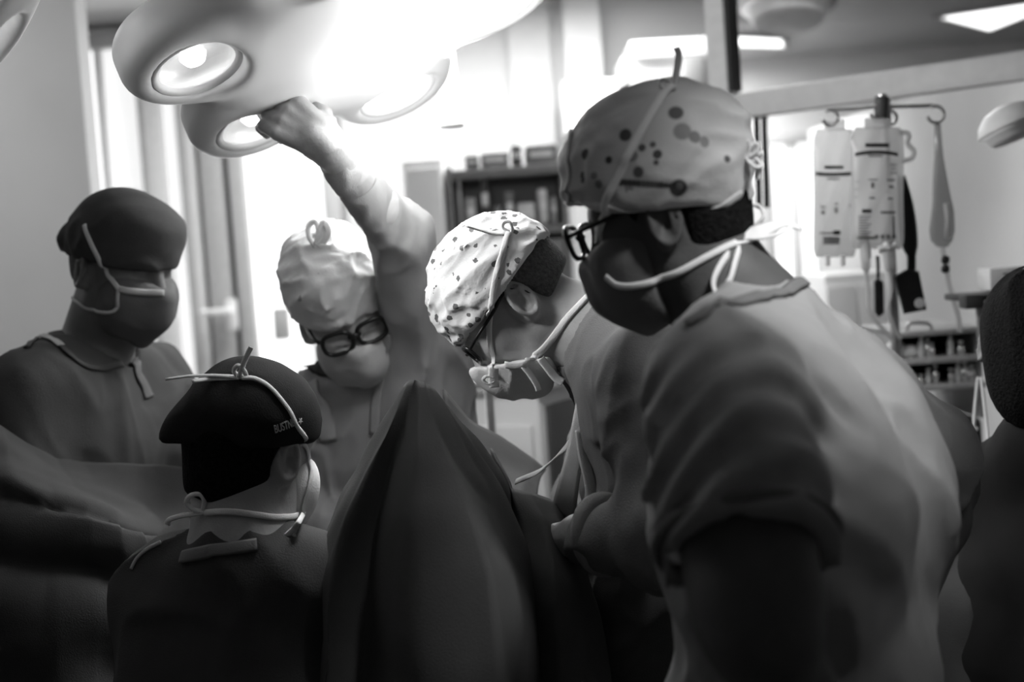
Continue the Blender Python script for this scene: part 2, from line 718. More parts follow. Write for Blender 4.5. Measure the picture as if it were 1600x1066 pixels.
            g = lambda c: idx[c[:, 0], c[:, 1], c[:, 2]]
            q4 = np.stack([g(c0 - d1 - d2), g(c0 - d2), g(c0), g(c0 - d1)], 1)
            q4 = np.where(pos[:, None], q4, q4[:, ::-1])
            quads.append(q4)
        quads = np.concatenate(quads)
        quads = quads[(quads >= 0).all(1)]
        return verts, quads

    def build(self, name, material, parent=None, h=0.006, fine=None, lo=None, hi=None, **kw):
        v, f = self.mesh(h, fine, lo=lo, hi=hi)
        return mesh_obj(name, v, f, material, parent, **kw)


def hit(sdf, px, py, d0=1.0, d1=4.0):
    """where the view ray through a pixel meets a surface (nearest point of it when the ray passes by)"""
    k = CF + CR * ((px - 800.0) / F) + CU * ((533.0 - py) / F)
    k = k / np.linalg.norm(k)
    ts = np.arange(d0, d1, 0.004)
    p = CAM + ts[:, None] * k
    d = sdf.ev(p)
    neg = np.nonzero(d < 0)[0]
    if len(neg) and neg[0] > 0:
        i = neg[0]
        t = ts[i - 1] + 0.004 * d[i - 1] / (d[i - 1] - d[i])
        return CAM + t * k
    i = int(np.argmin(d))
    q = p[i]
    return q


def snap(sdf, pts, off, it=4):
    p = np.array(pts, float)
    for _ in range(it):
        d = sdf.ev(p) - off
        p = p - d[:, None] * sdf.grad(p) * 0.9
    return p


class Union:
    """several surfaces seen as one, for laying straps on them"""
    def __init__(self, *s):
        self.s = s

    def ev(self, p):
        return np.min([q.ev(p) for q in self.s], 0)
    grad = Sdf.grad


def strap(mb, surf, path, width, off=0.002, n=8, dr=(1.0, 4.0)):
    """tape laid on a surface; path entries are pixels (px, py) or 3-D points"""
    pts = [hit(surf, q[0], q[1], *dr) if len(q) == 2 else np.asarray(q, float) for q in path]
    c = catmull(pts, n)
    c = snap(surf, c, off)
    nn = surf.grad(c)
    return mb.ribbon(c, nn, width)


def tape(mb, pts, width, normal=None, n=8, tw=0.0):
    """free-hanging tape through 3-D points"""
    c = catmull(pts, n)
    nv = -CF if normal is None else np.asarray(normal, float)
    T = np.gradient(c, axis=0)
    nors = []
    for i, t in enumerate(T):
        b = nrm(nv + 0.6 * tw * math.sin(i * 0.35) * np.array([0.3, 0.4, 0.8]))
        nors.append(nrm(b - nrm(t) * (b @ nrm(t))))
    return mb.ribbon(c, nors, width)


# ------------------------------------------------------------------ human figures
class Head:
    def __init__(self, H, f, u=None, l=None, s=1.0):
        self.H = np.asarray(H, float)
        self.s = s
        self.f = nrm(f)
        if l is not None:
            self.l = nrm(l)
            self.f = nrm(self.f - self.l * (self.f @ self.l))
        else:
            u = nrm(u)
            u = nrm(u - self.f * (u @ self.f))
            self.l = nrm(np.cross(u, self.f))
        self.u = np.cross(self.f, self.l)
        self.R = np.column_stack([self.f, self.l, self.u])

    def p(self, F_, L_, U_):
        return self.H + self.s * (self.f * F_ + self.l * L_ + self.u * U_)

    def d(self, F_, L_, U_):
        return self.f * F_ + self.l * L_ + self.u * U_

    def prims(self, S, infl=0.0, face=True, ears=(1, -1)):
        s, p, R = self.s, self.p, self.R
        I = infl
        S.ell(p(-.008, 0, .050), np.array([.097, .077, .088]) * s + I, R, k=.03)
        S.ell(p(.030, 0, .002), np.array([.064, .066, .080]) * s + I, R, k=.03)
        for m in (1, -1):
            S.cone(p(.004, .054 * m, -.048), p(.074, .016 * m, -.092), .022 * s + I, .018 * s + I, k=.03)
            S.ell(p(.060, .037 * m, -.016), np.array([.026, .026, .026]) * s + I, R, k=.025)
        S.ell(p(.078, 0, -.090), np.array([.022, .026, .02]) * s + I, R, k=.02)
        if not face:
            return S
        for m in (1, -1):
            S.cone(p(.086, .008 * m, .044), p(.070, .045 * m, .042), .010 * s, .010 * s, k=.016)
            S.ball(p(.104, .032 * m, .022), .019 * s, k=.014, op='s')
            S.ball(p(.0765, .031 * m, .023), .0135 * s, k=.003)
            S.cone(p(.0875, .020 * m, .0285), p(.0815, .043 * m, .0275), .0042 * s, .0036 * s, k=.004)   # lids
            S.cone(p(.0865, .021 * m, .0165), p(.0805, .042 * m, .0175), .0030 * s, .0028 * s, k=.004)
        S.cone(p(.090, 0, .034), p(.112, 0, -.014), .0085 * s, .0120 * s, k=.014)
        for m in (1, -1):
            S.ball(p(.100, .013 * m, -.020), .0088 * s, k=.007)
            S.cone(p(.0935, .019 * m, -.0505), p(.1010, .004 * m, -.0465), .0045 * s, .0062 * s, k=.006)
            S.cone(p(.0925, .017 * m, -.0590), p(.0985, .004 * m, -.0610), .0048 * s, .0068 * s, k=.006)
        S.cone(p(.106, -.022, -.0545), p(.106, .022, -.0545), .0018, .0018, k=.004, op='s')
        for m in ears:
            up = nrm(self.d(-.20, .10 * m, 1.0))
            out = nrm(self.d(-.42, m, .06))
            Re = frame(out, np.cross(up, out))
            # columns: across, along, out
            c = p(-.016, .083 * m, .004)
            S.ell(p(-.006, .073 * m, .000), np.array([.014, .012, .024]) * s, R, k=.008)
            S.ell(c - out * .003, np.array([.018, .030, .0055]) * s, np.column_stack([np.cross(up, out), up, out]), k=.004)
            E = np.column_stack([np.cross(up, out), up, out])
            S.ball(c - E[:, 0] * (.002 * m) * 0 - up * .006 + out * .008, .0120 * s, k=.004, op='s')
            S.ring(c + up * .001 + out * .002, E, .0175 * s, .0300 * s, .0042 * s, k=.003)
            fw = E[:, 0] if (E[:, 0] @ self.f) > 0 else -E[:, 0]
            S.cone(c - fw * .008 + up * .014 + out * .002, c - fw * .009 - up * .014 + out * .003, .0036 * s, .0040 * s, k=.004)
            S.cone(c - fw * .004 + up * .016 + out * .001, c + fw * .006 + up * .020 + out * .000, .0034 * s, .0030 * s, k=.004)
            S.ball(c - up * .027 + fw * .004 - out * .001, .0088 * s, k=.006)
            S.ell(c + fw * .014 - up * .007 + out * .002, np.array([.004, .008, .004]), E, k=.004)
        return S


def hand_prims(S, Wp, d, n, t, curl=0.5, infl=0.0, s=1.0, spread=0.0, thumb=0.6):
    """Wp wrist, d towards the fingers, n palm normal, t thumb side"""
    d, n, t = nrm(d), nrm(n), nrm(t)
    I = infl
    S.cone(Wp, Wp + d * .035 * s, .026 * s + I, .024 * s + I, k=.012)
    lens = [(.040, .026, .021), (.045, .030, .022), (.042, .028, .022), (.033, .021, .019)]
    for i, (a, b, c) in enumerate(lens):
        off = (1.5 - i) * .0205 * s
        kn = Wp + d * (.094 - .004 * abs(i - 1.2)) * s + t * off
        S.cone(Wp + d * .018 * s + t * off * .55, kn, .0135 * s + I, .0105 * s + I, k=.009)
        ang = curl * 0.9
        q = kn
        dd = d + t * spread * (1.5 - i)
        for L, r0, r1, g in ((a, .0098, .0088, 1.0), (b, .0088, .0078, 1.25), (c, .0078, .0068, .7)):
            v = nrm(dd * math.cos(ang) + n * math.sin(ang))
            e = q + v * L * s
            S.cone(q, e, r0 * s + I, r1 * s + I, k=.0025)
            q = e
            ang += curl * g
    b0 = Wp + d * .024 * s + t * .026 * s + n * .006 * s
    b1 = b0 + nrm(d * .75 + t * .55 + n * thumb) * .042 * s
    b2 = b1 + nrm(d * .85 + t * .15 + n * thumb * 1.3) * .032 * s
    b3 = b2 + nrm(d * .80 - t * .25 + n * thumb * 1.5) * .024 * s
    S.cone(b0, b1, .0155 * s + I, .0112 * s + I, k=.010)
    S.cone(b1, b2, .0108 * s + I, .0092 * s + I, k=.003)
    S.cone(b2, b3, .0092 * s + I, .0075 * s + I, k=.003)
    return S


def body_prims(S, J, I=0.0, arms=True, legs=True, hands=True, bulk=1.0, chest=0.0):
    """trunk, limbs and feet through the joints in J"""
    SL, SR, N, PV = J['SL'], J['SR'], J['N'], J['PV']
    m = (SL + SR) / 2
    ax = nrm(SL - SR)
    up = nrm(N - PV)
    fw = nrm(np.cross(ax, up))
    hw = np.linalg.norm(SL - SR) / 2
    hip = J.get('hip', .085)
    for a, sg in ((SL, 1), (SR, -1)):
        S.cone(a, N - up * .02, .052 * bulk + I, .050 * bulk + I, k=.05)
        rib = m + ax * sg * hw * .42 - up * .12
        S.cone(m + ax * sg * hw * .45 - up * .03, rib, .088 * bulk + I, .105 * bulk + I, k=.06)
        S.cone(rib, PV + ax * sg * hip + up * .06, .105 * bulk + I, .100 * bulk + I, k=.06)
        S.cone(PV + ax * sg * hip + up * .06, PV + ax * sg * (hip + .005) - up * .04, .100 * bulk + I, .098 * bulk + I, k=.05)
    if arms:
        for c in 'LR':
            s_, e_, w_ = J['S' + c], J['E' + c], J['W' + c]
            S.cone(s_, e_, .053 * bulk + I, .043 * bulk + I, k=.04)
            S.cone(e_, e_ + (w_ - e_) * .35, .043 * bulk + I, .043 * bulk + I, k=.02)
            S.cone(e_ + (w_ - e_) * .35, w_, .043 * bulk + I, .027 * bulk + I, k=.02)
            if hands and ('H' + c) in J:
                hd, hn, ht, cu = J['H' + c][:4]
                hand_prims(S, w_, hd, hn, ht, cu)
    if legs:
        for sg, c in ((1, 'L'), (-1, 'R')):
            hp = PV + ax * sg * .09 - up * .03
            kn, an = J['K' + c], J['A' + c]
            S.cone(hp, kn, .090 * bulk + I, .056 * bulk + I, k=.04)
            S.cone(kn, kn + (an - kn) * .35, .056 * bulk + I, .056 * bulk + I, k=.03)
            S.cone(kn + (an - kn) * .35, an, .056 * bulk + I, .037 * bulk + I, k=.03)
            fdir = nrm(np.array([J['FD'][0], J['FD'][1], 0]))
            S.cone(an + np.array([0, 0, -.035]) - fdir * .03, an + fdir * .10 + np.array([0, 0, -.05]), .038 + I * .3, .032 + I * .3, k=.03)
            S.cone(an + fdir * .10 + np.array([0, 0, -.05]), an + fdir * .17 + np.array([0, 0, -.056]), .032 + I * .3, .026 + I * .3, k=.02)
    return S


def neck_prims(S, hd, N, I=0.0):
    S.cone(hd.p(-.022, 0, -.030), N, .054 + I, .060 + I, k=.03)
    S.cone(hd.p(.020, 0, -.055), N + hd.f * .01, .044 + I, .050 + I, k=.03)
    return S


def legs_standing(J, ax, fd, spread=.11, back=0.0):
    c = J['PV']
    for sg, k in ((1, 'L'), (-1, 'R')):
        fx = c + ax * sg * spread
        J['A' + k] = np.array([fx[0], fx[1], .088]) - np.array([fd[0], fd[1], 0]) * back
        J['K' + k] = (np.array([fx[0], fx[1], c[2] - .05]) + J['A' + k]) / 2 + np.array([fd[0], fd[1], 0]) * .025
    J['FD'] = fd
    return J


def cap_sdf(hd, rad=(.113, .095, .108), c=(-.008, 0, .052), edge=((.085, 0, .052), (-.10, 0, .0)), extra=(), wr=(), tight=.010):
    """cloth cap: crown volume kept above the plane through a front and a back point of its edge"""
    S = Sdf()
    S.ell(hd.p(-.008, 0, .050), (np.array([.097, .077, .088]) + tight) * hd.s, hd.R, k=.02)
    S.ell(hd.p(*c), np.array(rad) * hd.s, hd.R, k=.03)
    for (q, r, k) in extra:
        if hasattr(r, '__len__'):
            S.ell(hd.p(*q), np.array(r), hd.R, k=k)
        else:
            S.ball(hd.p(*q), r, k=k)
    a, b = np.array(edge[0]), np.array(edge[1])
    t = nrm(a - b)
    n = np.cross(t, np.array([0, 1.0, 0]))
    if n[2] < 0:
        n = -n
    S.keep(hd.p(*a), hd.d(*n), k=.006)
    S.disp = list(wr)
    return S


def mask_sdf(hd, drop=0.0, wide=1.0, wr=()):
    S = Sdf()
    p, s, R = hd.p, hd.s, hd.R
    S.ell(p(.058, 0, -.044), np.array([.060, .066, .064]) * s, R, k=.02)
    S.cone(p(.098, 0, .010), p(.112, 0, -.020), .012, .016, k=.03)
    S.cone(p(.110, 0, -.020), p(.102, 0, -.056), .016, .024, k=.04)
    S.cone(p(.106, 0, -.056), p(.076, 0, -.098 - drop), .025, .021, k=.02)
    for m in (1, -1):
        S.ell(p(.056, .036 * m * wide, -.020), np.array([.036, .034, .034]), R, k=.04)
        S.ell(p(.046, .038 * m * wide, -.062), np.array([.040, .032, .044]), R, k=.04)
    S.keep(p(.018, 0, 0), hd.d(1, 0, .12), k=.004)
    S.keep(p(.112, 0, .002), hd.d(-.22, 0, -1), k=.004)
    S.disp = list(wr)
    return S


def glasses(hd, par, metal_mat, lens_mat, w=.024, h=.019, slide=0.0, tube=.0030, f0=.104, wrap=.012, tilt=0.0):
    g = MB()
    rims = []
    for m in (1, -1):
        cc = np.array([f0, .034 * m, .022 - slide])
        pts = []
        for k in range(28):
            a = 2 * math.pi * k / 28
            ca, sa = math.cos(a), math.sin(a)
            x = math.copysign(abs(ca) ** .72, ca) * w
            y = math.copysign(abs(sa) ** .72, sa) * h
            pts.append(hd.p(cc[0] - wrap * (abs(cc[1] + x) / .06) ** 2 - tilt * y, cc[1] + x, cc[2] + y))
        rims.append(np.array(pts))
        g.tube(pts, tube, 8, closed=True)
    g.tube(catmull([hd.p(f0 - .001, .011, .027 - slide), hd.p(f0 + .004, 0, .030 - slide), hd.p(f0 - .001, -.011, .027 - slide)], 5), tube, 8)
    fr = g.build('glasses', metal_mat, par, smooth=True)
    for m in (1, -1):
        t = MB()
        t.tube(catmull([hd.p(f0 - wrap - .002, .058 * m, .030 - slide), hd.p(f0 - .03, .072 * m, .031 - slide * .9), hd.p(.03, .079 * m, .032 - slide * .5),
                        hd.p(-.006, .081 * m, .032), hd.p(-.024, .082 * m, .018), hd.p(-.032, .080 * m, .000)], 6), tube * .95, 8)
        t.build('temple', metal_mat, fr, smooth=True)
    for r in rims:
        l = MB()
        c = r.mean(0)
        n = nrm(np.cross(r[7] - c, r[0] - c))
        vv = [c + n * .0012] + [q for q in r] + [c - n * .0012] + [q - n * .0012 for q in r]
        N = len(r)
        ff = [(0, 1 + k, 1 + (k + 1) % N) for k in range(N)] + [(N + 1, N + 2 + (k + 1) % N, N + 2 + k) for k in range(N)]
        l.add(vv, ff).build('lens', lens_mat, fr, smooth=True)
    return fr


def bow_loop(mb, c, ax, sd, w, h, width, normal):
    """one loop of a bow: leaves c along ax, opens h to the side sd"""
    ax, sd = nrm(ax), nrm(sd)
    pts = [c, c + ax * w * .45 + sd * h * .45, c + ax * w * .9 + sd * h * .30, c + ax * w - sd * h * .05, c + ax * w * .75 - sd * h * .4, c + ax * w * .3 - sd * h * .3, c]
    return tape(mb, pts, width, np.cross(ax, sd) * .35 + nrm(normal) * .3 + sd * .6, 6)


# ------------------------------------------------------------------ room shell
CZ = 2.75
YB = 6.4
M_wall = mat('wall_paint', .62, .7, var=.03, scale=3, bump=.05, bscale=120)
M_wall_grey = mat('wall_paint_grey', .70, .7, var=.04, scale=3, bump=.05, bscale=120)
M_floor = mat('floor_vinyl', .18, .35, var=.12, scale=6, bump=.03, bscale=60)
M_ceil = mat('ceiling_paint', .45, .8, var=.03, scale=4)
M_alu = mat('aluminium_frame', .42, .45, var=.05, scale=40, spec=.4)
M_alu_light = mat('light_frame', .75, .5, var=.04, scale=40)
M_gasket = mat('dark_gasket', .05, .6)
M_day = emit('daylit_frosted_pane', 1.0, 1.25)
M_day_soft = emit('daylit_blind', 1.0, .68)
M_tube = emit('fluorescent_diffuser', 1.0, 5.0)
M_white = mat('white_lacquer', .75, .4, var=.03, scale=8, spec=.4)
M_grey = mat('grey_lacquer', .35, .45, var=.05, scale=8)
M_dark = mat('dark_lacquer', .07, .5, var=.1, scale=8)
M_steel = mat('steel', .55, .28, metal=.9, var=.1, scale=60)


def xb(px, y, py=300):
    return on_y(px, py, y)[0]


def struct(name, mb, m, **kw):
    return mb.build(name, m, kind='structure', **kw)


struct('floor', MB().box((0, 3.2, -.05), (9, 12.4, .1)), M_floor)
struct('ceiling', MB().box((0, 4.0, CZ + .05), (9, 10.6, .1)), M_ceil)
x1 = xb(142, 4.4)
struct('wall_left', MB().box(((-4.4 + x1) / 2, 4.46, CZ / 2), (x1 + 4.4, .12, CZ)), M_wall_grey)
struct('wall_side', MB().box((-4.45, 3.2, CZ / 2), (.1, 12.4, CZ)), M_wall_grey)
xa, xc = xb(528, YB), xb(1128, YB)
struct('wall_back', MB().box(((xa + xc) / 2, YB + .06, CZ / 2), (xc - xa, .12, CZ)), M_wall)
struct('wall_far', MB().box((2.6, 9.06, CZ / 2), (3.8, .12, CZ)), M_wall)
struct('wall_return', MB().box((xc + .05, (YB + 9) / 2, CZ / 2), (.1, 9 - YB, CZ)), M_wall)
struct('wall_east', MB().box((4.45, 3.2, CZ / 2), (.1, 12.4, CZ)), M_wall_grey)
struct('wall_front', MB().box((0, -3.05, CZ / 2), (9, .1, CZ)), M_wall_grey)
# low grey partition on the right
a, b = on_y(1720, 400, 5.2), on_y(1285, 400, 8.6)
d = nrm(dn2 := np.array([b[0] - a[0], b[1] - a[1], 0]))
Rp = np.column_stack([d, np.cross((0, 0, 1), d), (0, 0, 1)])
struct('wall_right', MB().box(((a[0] + b[0]) / 2, (a[1] + b[1]) / 2, 1.125), (np.linalg.norm(dn2), .08, 2.25), Rp), M_wall)


def glazed(name, y, bays, z0, z1, th=.06):
    """run of upright strips at one depth: frame members and panes, each its own piece"""
    root = None
    for (p0, p1, kind) in bays:
        xa, xb_ = xb(p0, y), xb(p1, y)
        w = xb_ - xa
        if kind == 'pane':
            mb, m, t, nm = MB(), M_day, .012, 'pane'
        elif kind == 'blind':
            mb, m, t, nm = MB(), M_day_soft, .02, 'blind'
        elif kind == 'dark':
            mb, m, t, nm = MB(), M_gasket, .03, 'gasket'
        elif kind == 'light':
            mb, m, t, nm = MB(), M_alu_light, .07, 'mullion'
        else:
            mb, m, t, nm = MB(), M_alu, .09, 'stile'
        mb.box(((xa + xb_) / 2, y + .05 - t / 2, (z0 + z1) / 2), (w, t, z1 - z0), ch=.004)
        if root is None:
            root = mb.build(name, m, kind='structure')
        else:
            mb.build(nm, m, root)
    xa, xb_ = xb(bays[0][0], y), xb(bays[-1][1], y)
    for z in (z0 - .03, z1 + .03):
        MB().box(((xa + xb_) / 2, y, z), (xb_ - xa, .09, .06), ch=.004).build('rail', M_alu, root)
    return root


w1 = glazed('window_1', YB - .1, [(100, 165, 'pane'), (165, 176, 'light'), (176, 228, 'blind'), (228, 236, 'stile'), (236, 262, 'light'), (262, 286, 'blind'), (286, 298, 'stile')], .12, CZ - .1)
d1 = glazed('door_1', YB - .1, [(298, 311, 'light'), (311, 317, 'dark'), (317, 352, 'stile'), (352, 361, 'dark'), (361, 384, 'stile')], .08, CZ - .1)
hx = on_y(362, 492, YB - .2)
MB().box(hx, (.05, .03, .14), ch=.01).build('handle_plate', M_white, d1)
MB().tube(catmull([hx + (0, -.01, .02), hx + (0, -.06, .02), hx + (-.05, -.07, .02), hx + (-.12, -.07, .02)], 5), .012, 8).build('handle', M_alu_light, d1)
w2 = glazed('window_2', YB - .1, [(384, 470, 'pane'), (470, 484, 'light'), (484, 506, 'pane'), (506, 530, 'stile')], .12, CZ - .1)
q = on_y(440, 506, YB - .15)
MB().box(q, (.07, .03, .14), ch=.008).build('notice_plate', M_alu, w2)
# skirting and a wall pilaster
struct('baseboard_left', MB().box(((-4.4 + x1) / 2, 4.39, .05), (x1 + 4.4, .02, .1)), M_grey)
struct('trim_1', MB().box((xb(560, YB - .03), YB - .03, CZ / 2), (.10, .06, CZ)), M_wall)
struct('trim_2', MB().box((xb(830, YB - .03, 120), YB - .03, CZ / 2), (.18, .06, CZ)), M_wall)
struct('trim_3', MB().box((xb(925, YB - .05), YB - .05, CZ / 2), (.16, .1, CZ)), M_white)

# far window behind the infusion bags
w3 = glazed('window_3', 8.9, [(1196, 1206, 'stile'), (1206, 1232, 'pane'), (1232, 1248, 'light'), (1248, 1278, 'pane'), (1278, 1290, 'stile')], .3, 2.2)

M_rail = mat('rail_enamel', .66, .45, var=.04, scale=30)
# glass screen: post, rail, pane above the rail
A = P(1133, 169, 4.0)
A[2] = P(1155, 169, 4.0)[2]
k = CF + CR * ((1700 - 800) / F) + CU * ((533 - 89.0) / F)
Bp = CAM + k * ((A[2] - CAM[2]) / k[2])
dv = nrm(np.array([Bp[0] - A[0], Bp[1] - A[1], 0]))
Rs = np.column_stack([dv, np.cross((0, 0, 1), dv), (0, 0, 1)])
L = np.linalg.norm((Bp - A)[:2])
scr = struct('partition_frame', MB().box((A[0], A[1], CZ / 2), (.062, .062, CZ), Rs, .004), M_alu_light)
MB().box((A + Bp) / 2, (L, .06, .068), Rs, .004).build('rail', M_rail, scr)
MB().box((A[0] + dv[0] * .036, A[1] + dv[1] * .036, (CZ + A[2]) / 2 + .02), (.014, .05, CZ - A[2] - .05), Rs).build('gasket', M_gasket, scr)
MB().box((A[0] + dv[0] * .036, A[1] + dv[1] * .036, (A[2]) / 2 - .03), (.010, .04, A[2] - .1), Rs).build('gasket', M_gasket, scr)
MB().box(((A[0] + Bp[0]) / 2, (A[1] + Bp[1]) / 2, (CZ + A[2]) / 2 + .02), (L, .008, CZ - A[2] - .04), Rs).build('glass_pane', glass('screen_glass', .92, .01), scr)
MB().box((Bp[0], Bp[1], CZ / 2), (.062, .062, CZ), Rs, .004).build('post', M_alu_light, scr)


def z_hit(px, py, z):
    k = CF + CR * ((px - 800.0) / F) + CU * ((533.0 - py) / F)
    return CAM + k * ((z - CAM[2]) / k[2])


def ceiling_panel(pix, label, m=None):
    q = [z_hit(x, y, CZ - .012) if not hasattr(x, '__len__') else None for (x, y) in pix]
    c = np.mean(q, 0)
    root = empty('ceiling_light', (c[0], c[1], CZ - .03), label, 'ceiling light')
    N = len(q)
    lo = [p_ - np.array([0, 0, .008]) for p_ in q]
    MB().add(q + lo, [tuple(range(N)), tuple(range(2 * N - 1, N - 1, -1))] + [(i, (i + 1) % N, N + (i + 1) % N, N + i) for i in range(N)]).build('diffuser', m or M_tube, root, smooth=False)
    o = [c + (p_ - c) * 1.05 for p_ in q]
    for i in range(N):
        MB().tube([o[i], o[(i + 1) % N]], .018, 6).build('frame', M_alu, root)
    return root


ceiling_panel([(1466, 24), (1612, 2), (1640, 8), (1546, 45)], 'slanting bright ceiling panel beyond the glass screen at the upper right', emit('diffuser_bright', 1.0, 3.0))
ceiling_panel([(1152, 54), (1222, 58), (1226, 72), (1150, 70)], 'short bright ceiling tube beside the post of the glass screen', emit('diffuser_tube', 1.0, 3.0))


# ------------------------------------------------------------------ cloth, skin and small materials for the people
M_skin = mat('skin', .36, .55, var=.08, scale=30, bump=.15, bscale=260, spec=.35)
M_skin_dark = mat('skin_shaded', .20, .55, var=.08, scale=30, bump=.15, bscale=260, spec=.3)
M_hair = mat('hair', .010, .8, var=.4, scale=160, bump=.9, bscale=220, spec=.06)
M_gown_dark = mat('gown_cloth_dark', .15, .85, var=.07, scale=14, bump=.25, bscale=420, spec=.12)
M_gown = mat('gown_cloth', .27, .85, var=.06, scale=14, bump=.25, bscale=420, spec=.12)
M_gown_black = mat('gown_cloth_navy', .06, .85, var=.1, scale=14, bump=.25, bscale=420, spec=.12)
M_shirt = mat('scrub_shirt', .30, .85, var=.06, scale=16, bump=.3, bscale=520, spec=.1)
M_shirt_rib = mat('scrub_rib', .17, .85, var=.06, scale=30, bump=.4, bscale=700, spec=.1)
M_trouser = mat('scrub_trousers', .08, .85, var=.1, scale=14, bump=.2, bscale=420)
M_cap_dark = mat('cap_dark', .075, .85, var=.1, scale=22, bump=.25, bscale=420, spec=.1)
M_cap_black = mat('cap_black', .02, .8, var=.2, scale=22, bump=.25, bscale=420, spec=.1)
M_cap_white = mat_print('cap_white', .92, [], scale=(30, 50), thr=.18, ink=.45, dens=.3)
M_tape = mat('tie_tape', .78, .8, var=.05, scale=60, bump=.3, bscale=500, spec=.15)
M_tape_grey = mat('tie_tape_grey', .5, .8, var=.06, scale=60, bump=.3, bscale=500, spec=.15)
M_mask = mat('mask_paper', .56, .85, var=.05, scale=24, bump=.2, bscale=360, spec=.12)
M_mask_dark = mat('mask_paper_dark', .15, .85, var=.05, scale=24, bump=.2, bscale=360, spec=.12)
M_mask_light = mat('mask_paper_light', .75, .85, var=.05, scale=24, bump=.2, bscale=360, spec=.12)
M_glove = mat('latex_glove', .40, .4, var=.04, scale=30, bump=.2, bscale=140, spec=.4)
M_black = mat('black_plastic', .012, .3, var=.2, scale=40, spec=.5)
M_lens = glass('spectacle_lens', .96, .01)
M_white_cloth = mat('white_cloth', .7, .85, var=.05, scale=30, bump=.2, bscale=400)
M_shoe = mat('shoe', .1, .5)


def dn(a):
    return np.asarray(a, float)


def head_box(hd, r=.15):
    return [(hd.H - r, hd.H + r, .0032)]


def person(label, J):
    gx = (J['AL'] + J['AR']) / 2
    return empty('person', (gx[0], gx[1], 0), label, 'person')


def shoes(J, par):
    for k in 'LR':
        a = J['A' + k]
        fd = nrm(np.array([J['FD'][0], J['FD'][1], 0]))
        S = Sdf()
        S.cone(a + np.array([0, 0, -.038]) - fd * .04, a + fd * .10 + np.array([0, 0, -.048]), .047, .040, k=.03)
        S.cone(a + fd * .10 + np.array([0, 0, -.048]), a + fd * .18 + np.array([0, 0, -.056]), .040, .030, k=.03)
        S.keep((0, 0, .002), (0, 0, 1), k=.004)
        S.build('shoe', M_shoe, par, h=.012)


def trousers(J, par, material, bulk=1.0):
    PV = J['PV']
    ax = nrm(J['SL'] - J['SR'])
    S = Sdf()
    for sg, c in ((1, 'L'), (-1, 'R')):
        hp = PV + ax * sg * .09 - np.array([0, 0, .02])
        S.cone(PV + ax * sg * .06 + np.array([0, 0, .09]), hp, .115 * bulk, .118 * bulk, k=.05)
        S.cone(hp, J['K' + c], .112 * bulk, .080 * bulk, k=.05)
        S.cone(J['K' + c], J['A' + c] + np.array([0, 0, .02]), .080 * bulk, .068 * bulk, k=.03)
    S.disp = [folds((0, 0, 1), 14, 4, .006, 3.0)]
    S.build('trousers', material, par, h=.014)


def skirted(S, J, I, r=.17, z=.45):
    """skirt of a gown from the hips down"""
    PV = J['PV']
    kn = (J['KL'] + J['KR']) / 2
    an = (J['AL'] + J['AR']) / 2
    ax = nrm(J['SL'] - J['SR'])
    for sg in (1, -1):
        S.cone(PV + ax * sg * .07, kn + ax * sg * .09 - np.array([0, 0, .08]), .125 + I, .14 + I, k=.08)


# ================================================================== the man in the foreground, right
hd = Head(P(1050, 350, 1.72), V(-.87, -.33, .40), V(-.33, .94, .0), s=.95)
J = dict(N=P(1175, 500, 1.69), SL=P(1125, 605, 1.45), SR=P(1335, 640, 1.83), PV=P(1262, 1160, 1.66),
         EL=P(1192, 1000, 1.28), WL=P(1270, 1190, 1.45), ER=P(1474, 757, 2.02), WR=P(1428, 930, 1.87))
J['hip'] = .045
ax = nrm(J['SL'] - J['SR'])
fwd = nrm(np.cross(ax, nrm(J['N'] - J['PV'])))
J['HL'] = (V(.3, -.9, .3), nrm(J['PV'] - J['WL']), fwd, .35)
J['HR'] = (nrm(fwd * .9 + V(-.1, -.5, -.2)), nrm(J['PV'] - J['WR']), V(0, 1, 0), .4)
legs_standing(J, ax, fwd)
p5 = person('man in a short-sleeved scrub shirt and spotted cap, hands on hips, seen from behind', J)
B = Sdf()
hd.prims(B)
neck_prims(B, hd, J['N'], .004)
body_prims(B, J, 0, bulk=1.07)
B.cone(J['SL'] + (J['EL'] - J['SL']) * .3, J['SL'] + (J['EL'] - J['SL']) * .85, .066, .060, k=.03)
body5 = B
B.build('body', mat('skin_in_shade', .085, .55, var=.08, scale=30, bump=.15, bscale=260, spec=.3), p5, h=.009, fine=head_box(hd))  # skin colour darkened to stand in for shadow
trousers(J, p5, M_trouser, .84)
shoes(J, p5)
# shirt
S = Sdf()
body_prims(S, J, .014, arms=False, legs=False, bulk=1.07)
S.cone(J['PV'] + dn((0, 0, .05)), J['PV'] - dn((0, 0, .16)), .13, .14, k=.06)
slv = {}
for c, t in (('L', .66), ('R', .72)):
    s_, e_ = J['S' + c], J['E' + c]
    hem = s_ + (e_ - s_) * t
    S.cone(s_, hem, .076, .084, k=.035)
    slv[c] = (hem, nrm(e_ - s_))
for c in 'LR':
    h_, d_ = slv[c]
    S.cyl(h_ + d_ * .054, .098, .05, frame(d_), rnd=.004, k=.003, op='s')
    S.cone(h_ - d_ * .012, h_ + d_ * .06, .070, .072, k=.004, op='s')
nk = nrm(hd.H - J['N'])
S.ball(J['N'] + nk * .035, .070, k=.012, op='s')


